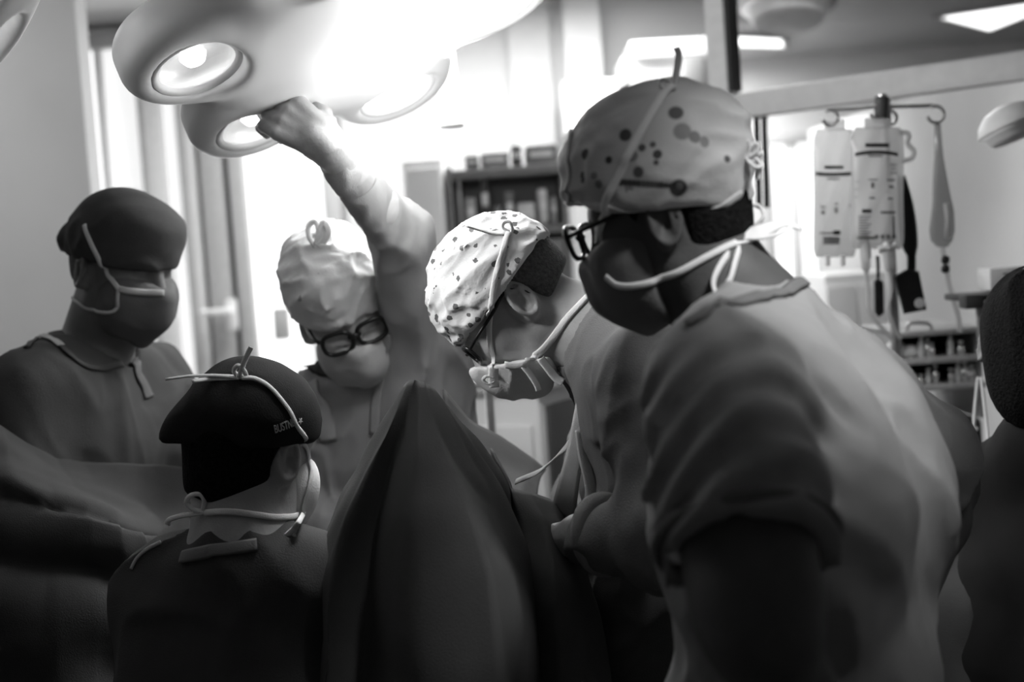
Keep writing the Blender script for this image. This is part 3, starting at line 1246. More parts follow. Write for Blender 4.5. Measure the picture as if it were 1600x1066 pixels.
def shirt_folds(p):
    """gathers running round the near sleeve and across the shoulder blade"""
    a, b = J['SL'], J['EL']
    d = nrm(b - a)
    q = p - a
    t = q @ d
    side = q @ nrm(np.cross(d, CF))
    r = np.linalg.norm(q - t[:, None] * d, axis=1)
    w = np.clip((t + .02) / .04, 0, 1) * np.clip((.22 - t) / .05, 0, 1) * np.clip((.13 - r) / .04, 0, 1)
    n = vnoise(p * 9.0 + 3)
    ph = (t + side * .42 - .25 * side * side / .08) * 122 + (n - .5) * 3.2
    g = np.cos(ph)
    return -w * .0062 * np.where(g > 0, g ** 1.5 if False else np.abs(g) ** .8, -np.abs(g) ** .9)


shirt_folds.amp = .008


def armseam(p):
    """the armhole seam sinks in around the near shoulder"""
    a, b = J['SL'], J['EL']
    d = nrm(nrm(b - a) + nrm(J['SL'] - J['SR']) * .9)
    t = (p - a) @ d
    r = np.linalg.norm(p - a, axis=1)
    return .010 * np.exp(-((t + .028) / .011) ** 2) * np.clip((.17 - r) / .04, 0, 1)


armseam.amp = .01
S.disp = [folds(V(.6, -.55, .5), 13, 3.2, .011, 5.0, .8), folds(V(.2, -1, .1), 20, 3.5, .005, 9.0, .6), shirt_folds, armseam]
shirt5 = S
sh = S.build('shirt', M_shirt, p5, h=.0055, lo=dn((-9, -9, .75)))
# ribbed collar
cn = nrm(nk + V(-.1, .75, .1))
cx = nrm(np.cross(cn, CF))
cy = np.cross(cn, cx)
cc = J['N'] + nk * .012 + V(.6, .2, 0) * .012
mb = MB()
strap(mb, shirt5, [(1075, 508), (1105, 488), (1140, 474), (1175, 468), (1210, 461), (1240, 449), (1258, 440)], .017, .003)
mb.build('collar', M_shirt_rib, p5, smooth=True)
h_, d_ = slv['L']
Rh = frame(d_)
MB().tube([h_ - d_ * .006 + Rh[:, 0] * .086 * math.cos(a) + Rh[:, 1] * .086 * math.sin(a) for a in np.linspace(0, 2 * math.pi, 40, endpoint=False)], .0055, 8, closed=True, flat=1.0).build('sleeve_hem', M_shirt_rib, p5, smooth=True)
# hair at the nape
S = Sdf()
S.ell(hd.p(-.010, 0, .034), dn((.102, .080, .090)) * .97, hd.R, k=.02)
S.ell(hd.p(-.035, 0, -.030), dn((.056, .058, .052)), hd.R, k=.03)
S.keep(hd.p(.030, 0, .03), hd.d(-1, 0, .35), k=.006)
S.keep(hd.p(-.03, 0, -.058), hd.d(.2, 0, 1), k=.006)
S.ell(hd.p(-.008, .09, -.006), dn((.030, .05, .040)), hd.R, k=.006, op='s')
S.ell(hd.p(-.008, -.09, -.006), dn((.030, .05, .040)), hd.R, k=.006, op='s')
S.build('hair', M_hair, p5, h=.004)
# cap
cap = cap_sdf(hd, (.121, .100, .108), (-.004, 0, .076), ((.09, 0, .062), (-.10, 0, -.010)),
              extra=[((-.095, .0, .085), (.032, .04, .042), .03), ((-.122, .005, .094), .014, .012)],
              wr=[folds(hd.d(.85, .1, -.25), 24, 4, .0085, 2.0, .9), folds(hd.d(.8, .2, .4), 52, 7, .0026, 4.0)])
spots = [(977, 211, 10, .09), (914, 241, 9, .09), (951, 250, 6, .07), (1027, 241, 7.5, .07), (1003, 231, 6, .10), (1020, 226, 5, .12), (1025, 254, 4.5, .10),
         (988, 244, 9, .22), (1060, 294, 14, .045), (1056, 176, 12, .11), (910, 274, 6, .12), (911, 281, 6, .12), (997, 269, 9, .13), (1066, 205, 14, .24), (1086, 214, 10, .2),
         (1100, 222, 9, .25), (1137, 248, 6, .10), (935, 288, 7, .22), (928, 275, 6, .24)] + [(970 + 7 * k, 285 + .5 * k, 5.5 if k < 10 else 4.5, .07 if k < 5 or k > 8 else .11) for k in range(12)]
dots = []
for (x, y, r, g) in spots:
    q = hit(cap, x, y)
    dots.append((q - ORG[p5.name], r * np.linalg.norm(q - CAM) / F * 1.02, g))
for (x, y, r, g) in ((1062, 290, 6, .13),):
    q = hit(cap, x, y)
    dots.append((q - ORG[p5.name], r * np.linalg.norm(q - CAM) / F, g))
M_cap_spot = mat_print('cap_spotted', .52, dots, scale=(22, 40), thr=.10, ink=.27, dens=.35)
capo = cap.build('cap', M_cap_spot, p5, h=.0042)
surf = Union(body5, cap)
mb = MB()
strap(mb, cap, [(886, 319), (915, 322), (945, 325), (985, 331), (1030, 333), (1085, 330), (1130, 320), (1158, 302)], .011, .001)
mb.build('cap_band', M_tape_grey, capo, smooth=True)
kn = hit(cap, 1166, 246)
mb = MB()
for (dx, dy, dz) in ((.012, .014, 0), (.018, -.012, -.01), (-.002, .02, .005)):
    bow_loop(mb, kn, V(dx * 50, dy * 50, dz * 20 - .1), V(-dy, dx, .01), .020, .012, .006, -CF)
tape(mb, [kn, kn + V(.8, -.5, 0) * .015, kn + V(.6, -1, .1) * .030], .006)
tape(mb, [kn, kn + V(1, .3, 0) * .012, kn + V(1, .25, 0) * .020], .006)
mb.build('cap_tie', M_tape, capo, smooth=True)
mb = MB()
tape(mb, [P(1160, 290, 1.74), P(1170, 318, 1.73), P(1186, 322, 1.73), P(1193, 338, 1.72), P(1182, 352, 1.72)], .005)
mb.build('cap_tie', M_tape, capo, smooth=True)
# mask
mk = mask_sdf(hd, .004, 1.02, [folds(hd.d(.2, 1, 0), 40, 8, .0016, 6.0)])
mko = mk.build('mask', M_mask_dark, p5, h=.0042)  # dark mask colour stands in for the shadow on it
surf = Union(body5, cap, mk)
mb = MB()
strap(mb, surf, [(938, 378), (944, 345), (950, 312), (975, 262), (1000, 212), (1025, 170), (1050, 140)], .0105, .0045)
kt = hit(cap, 1051, 140)
tape(mb, [kt, kt + (P(1056, 118, 1.7) - P(1051, 140, 1.7)), kt + (P(1060, 88, 1.7) - P(1051, 140, 1.7)), kt + (P(1056, 76, 1.7) - P(1051, 140, 1.7))], .0085)
bow_loop(mb, kt, V(-.8, .6, .2), V(.5, .8, 0), .018, .012, .006, -CF)
strap(mb, cap, [(890, 325), (887, 290), (888, 240), (893, 205)], .006, .002)
mb.build('mask_tie', M_tape, mko, smooth=True)
mb = MB()
strap(mb, surf, [(948, 432), (968, 446), (1010, 443), (1060, 425), (1110, 399), (1150, 380)], .0085, .002)
ke = P(1160, 372, 1.665)
tape(mb, [hit(surf, 1150, 380), ke, P(1190, 360, 1.67), P(1222, 350, 1.68), P(1250, 357, 1.69)], [.009 + .016 * math.sin(min(1, k / 26) * 3.0) for k in range(33)], V(.1, .8, -.7))
tape(mb, [ke, P(1185, 372, 1.66), P(1215, 366, 1.66), P(1236, 356, 1.67)], .008, V(.1, .9, -.5))
tape(mb, [ke, P(1130, 408, 1.64), P(1115, 440, 1.63), P(1122, 460, 1.63), P(1140, 438, 1.63), P(1150, 405, 1.64), ke], .0085, V(.7, .3, -.7))
mb.build('neck_tie', M_tape, mko, smooth=True)
glasses(hd, p5, M_black, M_lens, .0295, .0215, .000, .0032, .122, .004)

# ================================================================== the surgeon bent over the drape, in profile
hd = Head(P(812, 482, 2.24), V(-.64, -.77, .06), V(-.77, .64, .02), s=.96)
J = dict(N=P(935, 515, 2.21), SL=P(1022, 600, 2.03), SR=P(1000, 575, 2.40), PV=P(1190, 935, 2.36),
         EL=P(1050, 828, 1.90), WL=P(906, 838, 2.04), ER=P(930, 800, 2.52), WR=P(858, 850, 2.36))
ax = nrm(J['SL'] - J['SR'])
fwd = nrm(np.cross(ax, nrm(J['N'] - J['PV'])))
J['HL'] = (V(-.55, -.32, .75), V(-.3, -1, .1), V(-.7, .2, .5), .5)
J['HR'] = (V(-.9, -.3, -.1), V(-.1, -1, .2), V(-.2, -.1, -.9), .5)
legs_standing(J, ax, V(-1, 0, 0))
p4 = person('surgeon in profile bending over the tall drape, white printed cap and white ties', J)
B = Sdf()
hd.prims(B)
neck_prims(B, hd, J['N'], .006)
body_prims(B, J, 0)
body4 = B
B.build('body', M_skin, p4, h=.010, fine=head_box(hd))
trousers(J, p4, M_trouser)
shoes(J, p4)
S = Sdf()
body_prims(S, J, .026, arms=False, legs=False)
skirted(S, J, .02)
S.cone(P(1040, 800, 2.24), P(1020, 1300, 2.30), .12, .15, k=.08)
for c in 'LR':
    s_, e_, w_ = J['S' + c], J['E' + c], J['W' + c]
    S.cone(s_, e_, .076, .072, k=.05)
    S.cone(e_, w_ + (e_ - w_) * .24, .068, .048, k=.03)
    S.cone(w_ + (e_ - w_) * .22, w_ + (w_ - e_) * .05, .034, .034, k=.003, op='s')
nk = nrm(hd.H - J['N'])
S.ball(J['N'] + nk * .05, .078, k=.01, op='s')
S.disp = [folds(V(-.5, -.8, .1), 11, 3.2, .016, 12.0, 1.0), folds(V(.8, .4, .1), 22, 6, .007, 2.0, .9)]
gown4 = S
S.build('gown', M_gown_dark, p4, h=.006, lo=dn((-9, -9, .75)))
surf = Union(gown4, body4)
mb = MB()
tape(mb, [P(1000, 466, 2.13), P(970, 487, 2.10), P(943, 535, 2.10), P(923, 585, 2.11), P(909, 640, 2.13), P(900, 700, 2.15), P(888, 760, 2.17), P(879, 806, 2.19)], [.022 + .022 * max(0, (k - 30) / 26) ** 1.5 for k in range(57)], V(-.35, .1, -.95))
tape(mb, [P(905, 672, 2.14), P(911, 710, 2.14), P(921, 750, 2.14), P(930, 792, 2.14)], [.014 + .0003 * k for k in range(25)], V(.25, .1, -.95))
tape(mb, [P(903, 680, 2.15), P(878, 705, 2.18), P(845, 735, 2.24), P(806, 753, 2.28)], .013, V(.2, .6, -.75))
mb.build('gown_tie', M_tape_grey, p4, smooth=True)
# rolled cuff and glove of the near hand
w_, e_ = J['WL'], J['EL']
d_ = nrm(w_ - e_)
Rc = frame(d_)
c_ = w_ - d_ * .055
MB().tube([c_ + Rc[:, 0] * .049 * math.cos(a) + Rc[:, 1] * .049 * math.sin(a) for a in np.linspace(0, 2 * math.pi, 28, endpoint=False)], .0085, 8, closed=True, flat=1.6).build('cuff', M_gown, p4, smooth=True)
S = Sdf()
S.cone(w_ - d_ * .05, w_, .037, .032, k=.02)
hand_prims(S, w_, J['HL'][0], J['HL'][1], J['HL'][2], .5, .0025)
S.disp = [folds(d_, 50, 20, .0016, 3.0)]
S.build('glove', M_glove, p4, h=.0035)
S = Sdf()
hand_prims(S, J['WR'], J['HR'][0], J['HR'][1], J['HR'][2], .5, .0025)
S.build('glove', M_glove, p4, h=.005)
# hair
S = Sdf()
S.ell(hd.p(-.012, 0, .038), dn((.104, .081, .092)), hd.R, k=.02)
S.ell(hd.p(-.040, 0, -.012), dn((.058, .058, .05)), hd.R, k=.03)
S.keep(hd.p(-.030, 0, .03), hd.d(-1, 0, .25), k=.006)
S.keep(hd.p(-.05, 0, -.030), hd.d(.35, 0, 1), k=.006)
S.build('hair', mat('hair_short', .10, .7, var=.4, scale=200, bump=.8, bscale=320), p4, h=.004)
# cap
cap = cap_sdf(hd, (.112, .090, .100), (-.004, 0, .064), ((.095, 0, .036), (-.095, 0, .042)),
              extra=[((-.098, 0, .062), (.020, .05, .030), .02)],
              wr=[folds(hd.d(.85, 0, .30), 44, 4, .0080, 8.0, .7), folds(hd.d(.9, .1, -.1), 80, 8, .0030, 3.0)])
M_cap4 = mat_print('cap_floral', .74, [], scale=(62, 70), thr=.30, ink=.14, dens=.5)
capo = cap.build('cap', M_cap4, p4, h=.0035)
mb = MB()
kb = P(886, 440, 2.2)
strap(mb, cap, [(846, 384), (862, 392), (876, 408), (886, 428)], .020, .002)
mb.build('cap_flap', M_tape, capo, smooth=True)
mk = mask_sdf(hd, .006, 1.02, [folds(hd.d(.2, 1, -.2), 38, 9, .0040, 4.0)])
mk.keep(hd.p(.063, 0, -.056), hd.d(.65, 0, -.76), k=.004)
mko = mk.build('mask', M_mask_light, p4, h=.004)
surf = Union(body4, cap, mk)
mb = MB()
strap(mb, surf, [(771, 585), (768, 545), (765, 505), (767, 480), (775, 430), (785, 395), (795, 364)], .0095, .002)
kt = hit(cap, 796, 362)
e3 = lambda x, y, z=0: kt + (P(x, y, 2.2) - P(796, 362, 2.2)) + CF * z
tape(mb, [kt, e3(780, 364), e3(755, 360), e3(729, 354, -.02)], .0130, V(0, .8, -.6))
tape(mb, [kt, e3(786, 356), e3(788, 348), e3(796, 347), e3(800, 356), e3(799, 366)], .006, V(.5, .3, -.8))
mb.build('mask_tie', M_tape, mko, smooth=True)
mb = MB()
strap(mb, surf, [(790, 570), (815, 570), (840, 552), (862, 530), (885, 500), (905, 478), (925, 459)], .0115, .002)
a0 = hit(surf, 818, 572)
rel = lambda x, y, z=0: a0 + (P(x, y, 2.15) - P(818, 572, 2.15)) + CF * z
tape(mb, [a0, rel(828, 585), rel(838, 600), rel(842, 611)], .012, V(.5, .3, -.8))
tape(mb, [rel(845, 560), rel(856, 575), rel(868, 590), rel(880, 598)], .016, V(.5, .4, -.8))
tape(mb, [rel(771, 575), rel(770, 590), rel(772, 606)], .016, V(.2, .1, -1))
tape(mb, [rel(772, 590), rel(760, 588), rel(755, 594), rel(762, 600), rel(772, 596)], .006, V(.3, .8, -.5))
mb.build('neck_tie', M_tape, mko, smooth=True)
glasses(hd, p4, M_black, M_lens, .024, .018, .012, .0030, .110, .010)

# ================================================================== the woman reaching up to the lamp
hd = Head(P(543, 497, 2.78), V(-.2, -.58, -.78), l=V(.92, .36, .10), s=1.0)
J = dict(N=P(585, 606, 2.86), SL=P(668, 598, 2.84), SR=P(505, 640, 2.90), PV=P(600, 1010, 3.10),
         EL=P(624, 372, 2.60), WL=P(517, 232, 2.36), ER=P(470, 800, 2.88), WR=P(560, 850, 2.72))
ax = nrm(J['SL'] - J['SR'])
J['HL'] = (V(-.80, .58, .05), V(-.10, -.15, .97), V(.58, .80, .10), .62)
J['HR'] = (V(.8, -.3, -.4), V(0, -1, 0), V(0, .2, -1), .4)
legs_standing(J, ax, V(-.3, 0, -1))
p3 = person('woman with black glasses and a white bouffant cap, gloved arm raised to the lamp', J)
B = Sdf()
hd.prims(B)
neck_prims(B, hd, J['N'], -.008)
body_prims(B, J, 0, bulk=.92)
body3 = B
B.build('body', mat('skin_light', .52, .5, var=.08, scale=30, bump=.15, bscale=260, spec=.35), p3, h=.010, fine=head_box(hd))
trousers(J, p3, M_trouser)
shoes(J, p3)
S = Sdf()
body_prims(S, J, .022, arms=False, legs=False, bulk=.95)
skirted(S, J, .02)
s_, e_, w_ = J['SL'], J['EL'], J['WL']
S.cone(s_ + dn((0, 0, -.12)), s_ + (e_ - s_) * .2, .085, .080, k=.05)
S.cone(s_, e_, .066, .053, k=.04)
S.cone(e_, w_ + (e_ - w_) * .18, .053, .038, k=.02)
S.cone(J['SR'], J['ER'], .07, .068, k=.05)
S.cone(J['ER'], J['WR'], .066, .046, k=.03)
nk = nrm(hd.H - J['N'])
S.ball(J['N'] + nk * .05, .062, k=.01, op='s')
S.disp = [folds(nrm(e_ - s_), 13, 2.6, .014, 21.0, .8), folds(V(.1, 1, 0), 24, 4, .006, 9.0, .7)]
gown3 = S
S.build('gown', mat('gown_cloth_light', .36, .85, var=.06, scale=14, bump=.25, bscale=420, spec=.12), p3, h=.006, lo=dn((-9, -9, .85)))
mb = MB()
strap(mb, Union(gown3, body3), [(482, 572), (500, 578), (520, 583), (545, 590)], .030, .004)
mb.build('collar', M_gown_black, p3, smooth=True)
mb = MB()
strap(mb, Union(gown3), [(606, 520), (600, 570), (590, 620), (585, 680)], .022, .003)
strap(mb, Union(gown3), [(484, 600), (500, 640), (515, 690)], .045, .003)
mb.build('gown_tie', mat('gown_panel', .36, .85, bump=.2, bscale=400), p3, smooth=True)
d_ = nrm(w_ - e_)
S = Sdf()
S.cone(w_ - d_ * .085, w_, .040, .031, k=.02)
hand_prims(S, w_, *J['HL'][:4], .0025)
S.disp = [folds(np.cross(d_, CF), 46, 12, .0035, 3.0)]
S.build('glove', M_glove, p3, h=.0034)
S = Sdf()
hand_prims(S, J['WR'], *J['HR'][:4], .0025)
S.build('glove', M_glove, p3, h=.006)
# hair by the temple
S = Sdf()
S.ell(hd.p(-.010, 0, .038), dn((.100, .082, .092)), hd.R, k=.02)
S.keep(hd.p(.034, 0, .03), hd.d(-1, 0, .1), k=.004)
S.keep(hd.p(0, 0, -.004), hd.d(.1, 0, 1), k=.004)
S.build('hair', M_hair, p3, h=.005)
cap = cap_sdf(hd, (.112, .094, .108), (.004, 0, .092), ((.095, 0, .046), (-.10, 0, .01)),
              extra=[((.055, 0, .105), (.05, .075, .05), .03), ((-.05, 0, .13), (.055, .075, .045), .03), ((-.01, .055, .135), .026, .02), ((.02, -.06, .14), .03, .02)],
              wr=[folds(hd.d(.6, .5, .5), 30, 11, .010, 14.0, 1.2), folds(hd.d(.2, .9, .2), 60, 16, .004, 4.0, 1.0)])
capo = cap.build('cap', M_cap_white, p3, h=.0045)
kt = hit(cap, 494, 386)
rel = lambda x, y, z=0: kt + (P(x, y, 2.75) - P(494, 386, 2.75)) + CF * z
mb = MB()
tape(mb, [kt, rel(484, 372), rel(483, 356), rel(492, 348), rel(497, 360), rel(494, 384)], .010, V(.5, 0, -.9))
tape(mb, [kt, rel(500, 366), rel(506, 350), rel(512, 362), rel(506, 376), rel(497, 386)], .014, V(.3, .2, -.9))
mb.build('cap_tie', M_tape, capo, smooth=True)
mk = mask_sdf(hd, .0, 1.0, [folds(hd.d(0, 1, 0), 36, 7, .0018, 5.0)])
mko = mk.build('mask', M_mask, p3, h=.0042)
mb = MB()
strap(mb, Union(mk), [(526, 552), (545, 545), (566, 532)], .010, .0015)
mb.build('nose_strip', M_tape, mko, smooth=True)
glasses(hd, p3, M_black, M_lens, .0285, .0225, .002, .0044, .119, .008)

# ================================================================== the man standing at the left
hd = Head(P(190, 427, 2.75), V(.80, -.26, -.52), V(.20, .96, -.2), s=1.03)
J = dict(N=P(140, 565, 2.79), SL=P(226, 600, 2.97), SR=P(48, 620, 2.62), PV=P(150, 1000, 2.85),
         ER=P(40, 850, 2.55), WR=P(160, 930, 2.48), EL=P(262, 800, 2.95), WL=P(240, 930, 2.66))
ax = nrm(J['SL'] - J['SR'])
J['HL'] = (V(.3, -.5, -.6), V(0, -1, 0), V(-1, 0, 0), .4)
J['HR'] = (V(.8, -.3, -.3), V(0, -1, 0), V(0, .2, 1), .4)
legs_standing(J, ax, V(.7, 0, -.7))
p1 = person('man standing by the left wall in a dark gown, dark cap and mask, looking down', J)
B = Sdf()
hd.prims(B)
neck_prims(B, hd, J['N'], .008)
body_prims(B, J, 0, bulk=1.02)
body1 = B
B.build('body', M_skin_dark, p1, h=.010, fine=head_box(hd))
trousers(J, p1, M_trouser)
shoes(J, p1)
S = Sdf()
body_prims(S, J, .024, arms=False, legs=False, bulk=1.05)
skirted(S, J, .02)
for c in 'LR':
    S.cone(J['S' + c], J['E' + c], .078, .074, k=.05)
    S.cone(J['E' + c], J['W' + c], .072, .050, k=.03)
nk = nrm(hd.H - J['N'])
S.ball(J['N'] + nk * .055 + V(.6, 0, -.5) * .02, .078, k=.01, op='s')
S.disp = [folds(V(.15, -1, 0), 9, 2.6, .014, 15.0, .9), folds(V(.6, -.7, 0), 20, 5, .005, 2.0, .8)]
gown1 = S
S.build('gown', mat('gown_cloth_deep', .09, .85, var=.07, scale=14, bump=.25, bscale=420, spec=.12), p1, h=.0065, lo=dn((-9, -9, .85)))
surf = Union(gown1, body1)
mb = MB()
strap(mb, surf, [(42, 545), (60, 522), (82, 532), (110, 556), (150, 575), (190, 570)], .014, .003)
mb.build('collar', mat('gown_binding', .09, .85, bump=.2, bscale=400), p1, smooth=True)
mb = MB()
strap(mb, surf, [(58, 520), (76, 530), (95, 543)], .016, .004)
mb.build('undershirt', M_white_cloth, p1, smooth=True)
mb = MB()
strap(mb, gown1, [(206, 566), (214, 582), (224, 602), (232, 622)], .030, .003)
mb.build('gown_strip', mat('gown_strip', .16, .85, bump=.2, bscale=400), p1, smooth=True)
S = Sdf()
for w_, q in ((J['WL'], J['HL']), (J['WR'], J['HR'])):
    S = Sdf()
    hand_prims(S, w_, *q[:4], .0025)
    S.build('glove', M_glove, p1, h=.006)
S = Sdf()
S.ell(hd.p(-.012, 0, .036), dn((.104, .081, .090)) * 1.05, hd.R, k=.02)
S.ell(hd.p(-.045, 0, -.018), dn((.055, .058, .05)), hd.R, k=.03)
S.keep(hd.p(-.022, 0, .03), hd.d(-1, 0, .15), k=.006)
S.keep(hd.p(-.05, 0, -.034), hd.d(.2, 0, 1), k=.006)
S.build('hair', mat('hair_cropped', .05, .7, var=.4, scale=200, bump=.8, bscale=320), p1, h=.005)
cap = cap_sdf(hd, (.112, .090, .096), (-.002, 0, .060), ((.09, 0, .028), (-.10, 0, .016)),
              extra=[((-.105, -.02, .040), (.032, .045, .040), .015), ((-.112, -.03, .008), .018, .012), ((.05, 0, .10), (.055, .075, .04), .03)],
              wr=[folds(hd.d(.5, .7, -.3), 20, 6, .0055, 6.0, .9)])
capo = cap.build('cap', M_cap_dark, p1, h=.0042)
mk = mask_sdf(hd, .006, 1.02, [folds(hd.d(.1, 1, .1), 34, 7, .0020, 5.0)])
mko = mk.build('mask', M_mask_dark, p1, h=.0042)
surf = Union(body1, cap, mk)
mb = MB()
strap(mb, surf, [(133, 352), (142, 378), (155, 405), (170, 430), (186, 452)], .0095, .0025)
mb.build('mask_tie', M_tape, mko, smooth=True)
mb = MB()
strap(mb, surf, [(187, 452), (200, 455), (220, 457), (240, 458), (256, 459)], .013, .002)
strap(mb, surf, [(185, 452), (184, 465), (184, 480)], .008, .002)
mb.build('mask_edge', M_tape_grey, mko, smooth=True)
mb = MB()
strap(mb, surf, [(113, 465), (125, 474), (142, 483), (160, 488), (176, 487), (184, 480)], .0065, .002)
mb.build('neck_tie', M_tape, mko, smooth=True)

# ================================================================== the surgeon seated between the drapes, from behind
hd = Head(P(392, 714, 2.12), V(.50, -.16, .85), V(.14, .97, .12), s=.98)
J = dict(N=P(378, 866, 2.07), SL=P(268, 935, 2.14), SR=P(492, 930, 2.08), PV=P(372, 1320, 2.02),
         EL=P(258, 1180, 2.25), WL=P(330, 1090, 2.48), ER=P(500, 1160, 2.22), WR=P(450, 1085, 2.44))
ax = nrm(J['SL'] - J['SR'])
fw2 = V(.3, 0, 1)
J['HL'] = (V(.3, .2, 1), V(0, -1, 0), V(.9, 0, 0), .4)
J['HR'] = (V(.1, .2, 1), V(0, -1, 0), V(-.9, 0, 0), .4)
J['FD'] = fw2
for sg, c in ((1, 'L'), (-1, 'R')):
    hp = J['PV'] + ax * sg * .1
    J['K' + c] = hp + nrm(np.array([fw2[0], fw2[1], 0]) + ax * sg * .35) * .40
    J['K' + c][2] = J['PV'][2] - .05
    J['A' + c] = np.array([J['K' + c][0], J['K' + c][1], .088])
p2 = person('seated surgeon from behind in a black cap with white ties, head turned right', J)
B = Sdf()
hd.prims(B)
neck_prims(B, hd, J['N'], .014)
body_prims(B, J, 0)
body2 = B
B.build('body', M_skin, p2, h=.010, fine=head_box(hd))
trousers(J, p2, M_trouser)
shoes(J, p2)
S = Sdf()
body_prims(S, J, .022, arms=False, legs=False)
for c in 'LR':
    S.cone(J['S' + c], J['E' + c], .076, .072, k=.05)
    S.cone(J['E' + c], J['W' + c], .070, .048, k=.03)
nk = nrm(hd.H - J['N'])
S.ball(J['N'] + nk * .055, .064, k=.01, op='s')
S.disp = [folds(V(.9, -.3, 0), 10, 3, .010, 17.0, .9)]
gown2 = S
S.build('gown', M_gown_black, p2, h=.007, lo=dn((-9, -9, .55)))
surf = Union(gown2)
mb = MB()
strap(mb, surf, [(285, 872), (320, 864), (360, 858), (402, 852)], .020, .003)
mb.build('gown_strip', mat('gown_strip_back', .17, .8, bump=.2, bscale=400), p2, smooth=True)
mb = MB()
strap(mb, surf, [(206, 890), (216, 872), (232, 858), (252, 848)], .007, .002)
mb.build('gown_piping', M_tape_grey, p2, smooth=True)
for w_, q in ((J['WL'], J['HL']), (J['WR'], J['HR'])):
    S = Sdf()
    hand_prims(S, w_, *q[:4], .0025)
    S.build('glove', M_glove, p2, h=.006)
S = Sdf()
S.ell(hd.p(-.012, 0, .030), dn((.104, .083, .095)) * 1.05, hd.R, k=.02)
S.ell(hd.p(-.045, 0, -.045), dn((.058, .062, .06)), hd.R, k=.03)
S.keep(hd.p(-.004, 0, .03), hd.d(-1, 0, .30), k=.006)
S.keep(hd.p(-.05, 0, -.088), hd.d(.35, -.25, 1), k=.006)
S.ell(hd.p(-.014, -.09, -.004), dn((.026, .05, .036)), hd.R, k=.006, op='s')
S.build('hair', M_hair, p2, h=.004)
cap = cap_sdf(hd, (.110, .090, .092), (-.010, 0, .048), ((.09, 0, .046), (-.10, 0, .008)),
              extra=[((-.085, .040, .030), (.035, .04, .035), .04), ((-.098, .060, .010), (.018, .026, .018), .03)],
              wr=[folds(hd.d(.8, .3, .2), 20, 6, .004, 6.0, .9)])
capo = cap.build('cap', M_cap_black, p2, h=.0042)
# embroidered word and star on the side of the cap


def on_surface_text(txt, surf, p0, p1, height, material, par, name, star=None):
    cu = bpy.data.curves.new('word', 'FONT')
    cu.body = txt
    cu.size = 1.0
    o = bpy.data.objects.new('word', cu)
    COL.objects.link(o)
    bpy.context.view_layer.update()
    me = o.to_mesh()
    vv = np.array([v.co[:] for v in me.vertices])
    ff = [tuple(p.vertices) for p in me.polygons]
    o.to_mesh_clear()
    bpy.data.objects.remove(o)
    x0, x1 = vv[:, 0].min(), vv[:, 0].max()
    ht = vv[:, 1].max()
    a, b = p0, p1
    e = b - a
    L = np.linalg.norm(e)
    ex = e / L
    nn = surf.grad((a + b)[None] / 2)[0]
    ey = nrm(np.cross(nn, ex))
    if ey @ CU < 0:
        ey = -ey
    q = a + ex * ((vv[:, 0:1] - x0) / (x1 - x0) * L) + ey * (vv[:, 1:2] / ht * height)
    q = snap(surf, q, .0012)
    g = surf.grad(q)
    N = len(q)
    edges = {}
    for f in ff:
        for i in range(len(f)):
            k = (f[i], f[(i + 1) % len(f)])
            edges[k] = edges.get(k, 0) + 1
    top = [tuple(f) for f in ff]
    side = [(k[1], k[0], k[0] + N, k[1] + N) for k in edges if (k[1], k[0]) not in edges]
    return mesh_obj(name, np.vstack([q, q - g * .002]), top + side, material, par, smooth=False)


M_thread = mat('embroidery_thread', .62, .7)
on_surface_text('BUSTNES', cap, hit(cap, 430, 677), hit(cap, 463, 664), .0115, M_thread, capo, 'embroidered_word')
sc_ = hit(cap, 469, 658)
nn_ = cap.grad(sc_[None])[0]
sx = nrm(np.cross(nn_, CU)); sy = np.cross(nn_, sx)
pts = [sc_ + (sx * math.cos(a) + sy * math.sin(a)) * (r * .001) for a, r in [(math.pi / 2 + k * math.pi / 5, 5.2 if k % 2 == 0 else 2.1) for k in range(10)]]
pts = np.array([sc_] + pts)
pt2 = snap(cap, pts, .0014)
mesh_obj('embroidered_star', np.vstack([pt2, pt2 - nn_ * .003]), [(0, 1 + k, 1 + (k + 1) % 10) for k in range(10)] + [(1 + (k + 1) % 10, 1 + k, 12 + k, 12 + (k + 1) % 10) for k in range(10)], M_thread, capo, smooth=False)
mk = mask_sdf(hd, .004, 1.02)
mko = mk.build('mask', M_mask_light, p2, h=.005)
surf = Union(body2, cap, mk)
mb = MB()
strap(mb, surf, [(378, 592), (400, 594), (425, 610), (448, 638), (465, 670), (478, 702), (484, 730), (481, 760), (474, 786), (472, 800)], .0078, .0025)
kt = hit(cap, 374, 590)
rel = lambda x, y, z=0: kt + (P(x, y, 2.1) - P(374, 590, 2.1)) + CF * z
tape(mb, [kt, rel(352, 588), rel(325, 587), rel(298, 588, -.01), rel(270, 592, -.03)], [.010 - .0002 * k for k in range(33)], V(0, .75, -.65))
tape(mb, [kt, rel(355, 591), rel(330, 592), rel(307, 595, -.02)], .0085, V(.1, .7, -.7))
tape(mb, [kt, rel(380, 570), rel(386, 556), rel(392, 544)], .0085, V(.6, .2, -.7), tw=.6)
tape(mb, [kt, rel(378, 596), rel(383, 606), rel(385, 612)], .006)
tape(mb, [kt, rel(366, 580), rel(372, 572), rel(380, 578), rel(384, 588), kt], .007, V(.3, .3, -.8))
mb.build('mask_tie', M_tape, mko, smooth=True)
mb = MB()
strap(mb, surf, [(474, 803), (455, 808), (430, 809), (400, 805), (370, 801), (345, 800), (322, 802)], .0095, .002)
kt = hit(surf, 320, 800)
rel = lambda x, y, z=0: kt + (P(x, y, 2.05) - P(320, 800, 2.05)) + CF * z
tape(mb, [kt, rel(330, 808), rel(342, 818), rel(350, 830)], .009, V(.3, .3, -.9))
